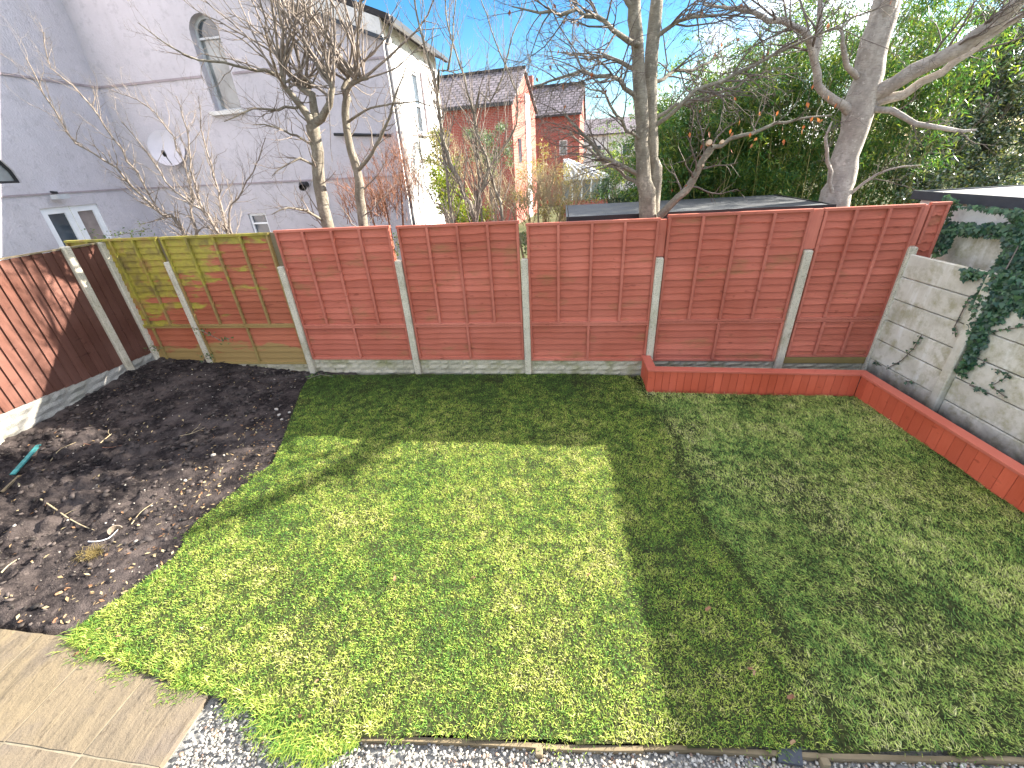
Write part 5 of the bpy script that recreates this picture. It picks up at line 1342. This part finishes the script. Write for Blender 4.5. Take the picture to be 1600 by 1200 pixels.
def twiggy(name, label, blobs, seed, mat, n=60, L=0.55, cat='shrub'):
    r = np.random.default_rng(seed); tr = Tree(); base = at(*blobs[0][:3]); base = np.array([base[0], base[1], 0.0])
    for (px, py, Y, rx, rz) in blobs:
        c = at(px, py, Y)
        for k in range(n):
            q = c + np.array([r.normal(0, rx * 0.5), r.normal(0, rx * 0.4), r.uniform(-rz, rz * 0.4)])
            twig(tr, q - base, np.array([r.normal(0, 0.5), r.normal(0, 0.5), 1.0]), L * r.uniform(0.6, 1.4), 0.008, 1, 'branch', r, up=0.1, wob=0.22, nch=(4, 7), nseg=5, keys=['twig', 'twig'])
        tr.put('limb', np.array([[0, 0, 0.0], (c - base) * np.array([0.6, 0.6, 0.5]), (c - base)]), np.array([0.04, 0.03, 0.015]))
    o = empty(name, tuple(base)); tag(o, label, cat)
    tr.build('limb', 'stems', mat, o, 6, kind='stuff'); tr.build('branch', 'branches', mat, o, 3, kind='stuff'); tr.build('twig', 'twigs', mat, o, 3, kind='stuff'); return o
twiggy('rusty_shrub', 'dense rust-brown twiggy shrub against the rendered house', [(600, 305, 10.2, 0.75, 0.6), (575, 320, 9.8, 0.6, 0.4), (625, 270, 10.6, 0.5, 0.7)], 81, M['twig_red'], 90, 0.6)
twiggy('straw_shrub', 'straw-coloured bare thicket between hazel and shed', [(840, 300, 9.6, 0.6, 0.5), (800, 325, 9.2, 0.7, 0.35), (880, 300, 10.4, 0.7, 0.5), (720, 270, 11.0, 0.8, 0.8)], 82, M['twig_tan'], 70, 0.6)
# distant hedge line so the horizon is never bare
bush('far_trees', 'soft far row of bare and green garden trees on the horizon', [(930, 235, 60, 6, 3.2), (1000, 230, 65, 7, 4.0), (1080, 225, 60, 7, 4.5), (860, 250, 70, 6, 2.5), (700, 230, 70, 8, 3.5), (1300, 220, 60, 14, 5), (1500, 200, 50, 12, 6), (300, 250, 60, 10, 4)],
     14000, (0.3, 0.6), (0.15, 0.3), [(0.08, 0.09, 0.05), (0.13, 0.11, 0.08), (0.10, 0.12, 0.05)], M['shrub_leaf'], 78, 'tree line')
bpy.data.objects['far_trees']['kind'] = 'stuff'

# ------------------------------------------------------------------ ivy over the concrete wall and garage
def c2(x, y): return 1250 + x / 3.0, 280 + y / 3.0
IVC = [(650, 330, 700, 240, 45, 150), (700, 235, 1060, 245, 34, 300), (1000, 260, 1060, 420, 60, 260), (1060, 330, 960, 450, 70, 260), (960, 450, 850, 620, 65, 330), (1060, 480, 900, 640, 60, 330),
       (850, 640, 830, 800, 42, 200), (820, 800, 770, 910, 26, 80), (690, 100, 740, 130, 26, 40), (760, 128, 1000, 158, 9, 40), (1000, 160, 1060, 210, 30, 60), (770, 450, 850, 440, 26, 40), (700, 110, 690, 330, 20, 40), (1060, 200, 1060, 640, 30, 200)]
STR = [[(575, 730), (540, 790), (480, 850), (415, 885)], [(800, 550), (730, 690), (735, 740)], [(1060, 690), (960, 705), (900, 720)], [(920, 890), (990, 920), (900, 970), (975, 1025)], [(800, 965), (850, 985), (890, 1005)], [(500, 945), (540, 955)], [(350, 855), (385, 875)], [(850, 880), (880, 840)]]
rn = np.random.default_rng(91)
def ivy_pos(x, y, off):
    px, py = c2(x, y); q = onx(px, py, 5.085)
    if q[2] > 1.86:
        if q[2] > 2.36: q = onx(px, py, 5.50)
        else: q = onx(px, py, 5.56)
    q[0] -= off; return q
P, S = [], []
for (x0, y0, x1, y1, r_, n) in IVC:
    for k in range(int(n * 1.35)):
        t = rn.random(); a = rn.random() * 6.28; rr = r_ * math.sqrt(rn.random())
        P.append(ivy_pos(x0 + (x1 - x0) * t + rr * math.cos(a), y0 + (y1 - y0) * t + rr * math.sin(a), rn.uniform(0.01, 0.10) * (1.2 - rr / r_))); S.append(rn.uniform(0.035, 0.075))
stems_ = []
for s in STR:
    pts = [ivy_pos(x, y, 0.012) for x, y in s]; stems_.append(pts)
    for i in range(len(s) - 1):
        for k in range(7):
            t = rn.random(); P.append(ivy_pos(s[i][0] + (s[i + 1][0] - s[i][0]) * t + rn.normal(0, 6), s[i][1] + (s[i + 1][1] - s[i][1]) * t + rn.normal(0, 6), rn.uniform(0.008, 0.03))); S.append(rn.uniform(0.02, 0.045))
P = np.array(P); S = np.array(S); n = len(P)
N = np.tile([-1.0, -0.25, 0.35], (n, 1)) + rn.normal(0, 0.38, (n, 3)); N /= np.linalg.norm(N, axis=1, keepdims=True)
U = np.tile([0, 0, -1.0], (n, 1)) + rn.normal(0, 0.45, (n, 3)); U -= N * (U * N).sum(1, keepdims=True); U /= np.linalg.norm(U, axis=1, keepdims=True); B_ = np.cross(N, U)
shape = np.array([(-0.35, 0, 0.05), (-0.42, 0.28, 0), (-0.10, 0.52, -0.06), (0.10, 0.22, 0.02), (0.60, 0, -0.08), (0.10, -0.22, 0.02), (-0.10, -0.52, -0.06), (-0.42, -0.28, 0)])
V = P[:, None, :] + S[:, None, None] * (shape[None, :, 0:1] * U[:, None] + shape[None, :, 1:2] * B_[:, None] + shape[None, :, 2:3] * N[:, None])
k = np.arange(n)[:, None] * 8
Fc = np.concatenate([k + [0, 1, 2], k + [0, 2, 3], k + [0, 3, 4], k + [0, 4, 5], k + [0, 5, 6], k + [0, 6, 7]], 0)
C = np.repeat(np.array([(0.022, 0.062, 0.04), (0.03, 0.085, 0.045), (0.045, 0.11, 0.05), (0.07, 0.14, 0.06)])[rn.integers(0, 4, n)] * rn.uniform(0.7, 1.3, (n, 1)), 8, 0)
ib = np.array([5.1, 4.9, 0.0])
iv = empty('ivy', tuple(ib)); tag(iv, 'dark green ivy draped over the concrete wall and garage corner', 'ivy')
np_mesh('leaves', V.reshape(-1, 3) - ib, Fc, M['ivy_leaf'], iv, col=C)['kind'] = 'stuff'
mb = MB()
for pts in stems_ + [[ivy_pos(1040, 300, 0.02), ivy_pos(960, 450, 0.02), ivy_pos(880, 600, 0.015), ivy_pos(840, 720, 0.012), ivy_pos(800, 860, 0.012)], [ivy_pos(1040, 300, 0.02), ivy_pos(850, 240, 0.02), ivy_pos(680, 260, 0.02), ivy_pos(650, 330, 0.02)]]:
    mb.tube(pts, [0.006] * len(pts), 5)
o = mb.build('vine_stems', M['twig_dark'], iv)
for v in o.data.vertices: v.co -= Vector(ib)
# sprigs over the top of the mossy corner panel
def sprig(name, label, pxs, Y, seed, n=90, cols=((0.06, 0.12, 0.05), (0.12, 0.17, 0.06), (0.20, 0.22, 0.10)), sz=(0.025, 0.05), spread=0.05):
    r = np.random.default_rng(seed); pts = np.array([at(px, py, Y) for px, py in pxs]); b0 = pts[0].copy()
    o = empty(name, tuple(b0)); tag(o, label, 'plant')
    MB().tube([p - b0 for p in pts], [0.005] * len(pts), 5).build('stem', M['twig_pale'], o)
    c = np.array([along(pts, r.random())[0] for _ in range(n)]) + r.normal(0, spread, (n, 3))
    V, Fc, C = leaf_quads(c - b0, unit(n), unit(n), r.uniform(*sz, n), r.uniform(*sz, n) * 0.7, np.array(cols)[r.integers(0, len(cols), n)])
    np_mesh('leaves', V, Fc, M['shrub_leaf'], o, col=C)['kind'] = 'stuff'; return o
sprig('creeper', 'leafy creeper trailing along the top rail of the mossy corner panel', [(140, 366), (180, 368), (215, 362), (232, 357)], 7.16, 5, 110)
sprig('bramble_sprig', 'green bramble sprig hanging in front of the first concrete post', [(300, 512), (318, 518), (345, 532), (360, 528)], 6.85, 6, 45, sz=(0.03, 0.06), spread=0.035)
sprig('weed', 'small weed at the foot of the first concrete post', [(318, 562), (325, 555), (332, 560)], 6.8, 7, 40, spread=0.05)
sprig('weed', 'low weed against the gravel board where bed meets lawn', [(480, 592), (500, 585), (520, 588)], 6.45, 8, 70, spread=0.05)
sprig('weed', 'small weed at the foot of the left fence corner', [(232, 548), (238, 540), (246, 546)], 6.95, 9, 30, spread=0.04)
sprig('ivy_scrap', 'ivy glimpsed in the gap above the third concrete post', [(622, 400), (621, 385), (620, 365)], 6.62, 10, 60, spread=0.03)
sprig('ivy_scrap', 'ivy glimpsed in the gap above the fourth concrete post', [(821, 398), (821, 380), (820, 360)], 6.40, 11, 60, spread=0.03)

# ------------------------------------------------------------------ odds and ends on the ground
def gz(p):
    return np.array([p[0], p[1], float(soil_z(np.array([p[0]]), np.array([p[1]]))[0])])
def stick(label, pxs, r0=0.008, mat=None, branch=True, seed=0, name='stick'):
    pts = []
    for (px, py) in pxs:
        q = gnd(px, py, 0.02); q = gz(q); q[2] += 0.018; pts.append(q)
    pts = np.array(pts); b0 = pts[0].copy(); P, R = resample(pts - b0, np.linspace(r0, r0 * 0.45, len(pts)), 0.04)
    mb = MB().tube(P, R, 6); r = np.random.default_rng(seed)
    if branch:
        q, tg = along(P, 0.5); d = np.array([-tg[1], tg[0], 0.25]); mb.tube([q, q + d * 0.06 + tg * 0.03, q + d * 0.10 + tg * 0.08], [r0 * .5, r0 * .4, r0 * .25], 5)
    o = mb.build(name, mat or M['twig_tan']); o.location = b0; tag(o, label, 'stick'); return o
stick('long forked pale stick lying on the soil in the middle of the bed', [(62, 778), (85, 793), (105, 808), (128, 820), (147, 828)], 0.009)
stick('straight thin stick pointing at the teal plank on the soil', [(75, 715), (95, 705), (118, 690)], 0.006, branch=False)
stick('pale stick below the shaded corner of the bed', [(155, 690), (172, 680), (188, 671)], 0.007)
stick('thin reddish stick lying across the bed beside the pale one', [(130, 692), (165, 698), (203, 699)], 0.005, M['twig_red'], False)
stick('short straw-coloured stick near the middle of the shaded soil', [(280, 679), (302, 680), (320, 668)], 0.006)
stick('slim upright-leaning cane near the grass edge of the bed', [(206, 820), (222, 802), (238, 786)], 0.005, branch=False)
stick('stick at the far left edge of the bed', [(0, 892), (12, 884), (24, 873)], 0.007, branch=False)
stick('white curved piece of pipe lying in the soil near the lawn', [(137, 845), (150, 845), (168, 839), (184, 827)], 0.006, M['upvc'], False)['category'] = 'pipe'
# teal painted plank
a_, b_ = gz(gnd(20, 742, 0.02)), gz(gnd(62, 698, 0.02)); a_[2] += 0.03; b_[2] += 0.045
o = MB().bar((0, 0, 0), b_ - a_, 0.055, 0.018).build('plank', M['teal']); o.location = a_; tag(o, 'short plank with flaking teal paint on the soil', 'plank')
a_, b_ = gz(gnd(0, 765, 0.02)), gz(gnd(32, 745, 0.02)); a_[2] += 0.02; b_[2] += 0.03
o = MB().bar((0, 0, 0), b_ - a_, 0.03, 0.02).build('plank', M['raw_wood']); o.location = a_; tag(o, 'bare wooden offcut below the teal plank at the left edge', 'plank')
# tuft of dry grass
q = gz(gnd(143, 867, 0.0)); n = 260; r = rng
V, Fc, C = blades(r.normal(0, 0.05, n), r.normal(0, 0.03, n), np.full(n, -0.005), r.uniform(0.05, 0.11, n), np.full(n, 0.004), r.uniform(0.6, 0.97, n), np.array([(0.40, 0.31, 0.13)]) * r.uniform(0.6, 1.2, (n, 1)))
o = np_mesh('dry_grass_tuft', V, Fc, M['grass'], col=C); o.location = q; tag(o, 'clump of dry straw-yellow grass lying on the soil', 'grass clump')
# broken pot by the hole
q = gz(gnd(180, 832, 0.0)); mb = MB(); n = 10
vs = []
for k in range(n + 1):
    a = math.pi * 1.15 * k / n
    for (r_, z_) in ((0.045, -0.02), (0.06, 0.05), (0.053, 0.05), (0.04, -0.02)): vs.append((r_ * math.cos(a), r_ * math.sin(a), z_))
fs = [(4 * k + j, 4 * k + 4 + j, 4 * k + 4 + (j + 1) % 4, 4 * k + (j + 1) % 4) for k in range(n) for j in range(4)]
o = mb.add(vs, fs).build('broken_pot', m_plain('dull_clay', (0.20, 0.16, 0.12), 0.8)); o.location = q; o.rotation_euler = (0.5, 0.2, 1.0); tag(o, 'broken clay pot rim half buried beside the white pipe', 'pot')
# fallen leaves, each its own thing
lm = []
for v in range(4):
    r = random.Random(v); mb = MB(); n = 8
    vs = [(0, 0, 0.006)]
    for k in range(n):
        a = k * 6.2832 / n; rr = (0.5 + 0.5 * abs(math.cos(a))) * r.uniform(0.85, 1.1)
        vs.append((0.032 * rr * math.cos(a), 0.018 * rr * math.sin(a) * 1.3, 0.010 * math.sin(a) ** 2 + r.uniform(0, 0.006)))
    m = mb.add(vs, [(0, 1 + k, 1 + (k + 1) % n) for k in range(n)]).mesh('fallen_leaf')
    t = NT('leaf_brown'); t.base(t.ramp(t.noise(40, 3), [(0.3, [(0.16, 0.06, 0.03), (0.22, 0.10, 0.05), (0.15, 0.085, 0.045), (0.30, 0.20, 0.11)][v]), (0.7, (0.24, 0.13, 0.07))])).rough(0.8)
    m.materials.append(t.m); lm.append(m)
rl = random.Random(5)
for (px, py, leaf_label) in [(140, 1018, 'orange-brown leaf caught in grass overhanging the patio tip'),
        (118, 1020, 'brown leaf on the slab just left of the patio tip grass'),
        (187, 996, 'brown leaf in the grass just beyond the patio tip'),
        (250, 1060, 'brown leaf at the grass end of the patio joint'),
        (155, 985, 'brown leaf where soil bed, patio and lawn meet'),
        (478, 918, 'dark curled leaf alone on the left of the sunlit lawn'),
        (1106, 952, 'pale brown leaf on shaded turf close beside the shadow line'),
        (1172, 1045, 'upper of two touching leaves on the shaded turf'),
        (1178, 1052, 'lower of two touching leaves on the shaded turf'),
        (920, 900, 'small leaf on sunlit grass near the shadow line'),
        (495, 1065, 'brown leaf on sunlit grass nearest the gravel tuft'),
        (470, 1120, 'brown leaf in the long grass tuft by the gravel'),
        (1235, 1090, 'brown leaf lying on the turf seam near the edging'),
        (1238, 1160, 'brown leaf nearest the slate shard by the edging'),
        (617, 905, 'small leaf left of centre on the sunlit lawn'),
        (100, 960, 'brown leaf on the bed, rightmost of three near the patio'),
        (85, 968, 'brown leaf on the bed closest to the patio edge'),
        (90, 925, 'brown leaf on the bed, farthest of three from the patio'),
        (1395, 700, 'farther of two leaves near the right planter corner'),
        (1415, 690, 'leaf closest to the right arm of the planter'),
        (740, 905, 'small leaf in the middle of the sunlit lawn'),
        (905, 755, 'small leaf just inside the far right corner of the sunlit patch'),
        (560, 660, 'brown leaf on shaded grass nearest the bed'),
        (640, 670, 'brown leaf on shaded grass below the third post'),
        (700, 650, 'brown leaf on shaded grass right of the third post'),
        (520, 640, 'brown leaf on the shaded edge between bed and lawn')]:
    q = gnd(px, py, 0.03); ins = inside(np.array([q[0]]), np.array([q[1]]))[0]
    bed = q[0] < -3.2 and q[1] > 2.0 and not ins
    z = gz(q)[2] + 0.02 if bed else (float(lawn_z(q[0], q[1])) + 0.03 if ins else 0.012)
    o = link(bpy.data.objects.new('fallen_leaf', rl.choice(lm))); o.location = (q[0], q[1], z); s_ = rl.uniform(0.5, 0.95); o.scale = (s_, s_, s_)
    o.rotation_euler = (rl.uniform(-.5, .5), rl.uniform(-.5, .5), rl.uniform(0, 6.28))
    tag(o, leaf_label, 'leaf', 'fallen brown leaves')
# stones scattered along the bed edge
sm = []
for v in range(3):
    r = random.Random(20 + v); mb = MB(); mb.add([tuple(np.array(p) * np.array([1, 0.8, 0.55]) * r.uniform(0.8, 1.15)) for p in IV], [tuple(f) for f in IF]); m = mb.mesh('stone'); m.materials.append(m_plain('pale_stone', (0.40, 0.36, 0.31), 0.85)); m.polygons.foreach_set('use_smooth', [True] * len(m.polygons)); sm.append(m)
for (px, py, s_, stone_label) in [(432, 640, 0.04, 'largest pale stone at the shaded lawn edge of the bed'), (436, 648, 0.035, 'pale stone touching the largest one, nearer the camera'), (452, 644, 0.03, 'pale stone lying right of the largest, half in the grass'), (440, 655, 0.03, 'nearest of the four clustered pale stones by the lawn'), (334, 712, 0.035, 'lone pale stone where sun meets shade on the bed'), (290, 752, 0.03, 'pale stone in the sunlit middle of the bed'), (30, 830, 0.025, 'small pale stone at the far left of the bed'), (175, 892, 0.022, 'small stone below the clump of dry grass'), (212, 845, 0.025, 'small stone right of the broken pot')]:
    q = gz(gnd(px, py, 0.0)); o = link(bpy.data.objects.new('stone', rl.choice(sm))); o.location = (q[0], q[1], max(q[2], -0.01) + s_ * 0.25); o.scale = (s_,) * 3; o.rotation_euler = (0, 0, rl.uniform(0, 6))
    tag(o, stone_label, 'stone', 'loose stones on the bed')
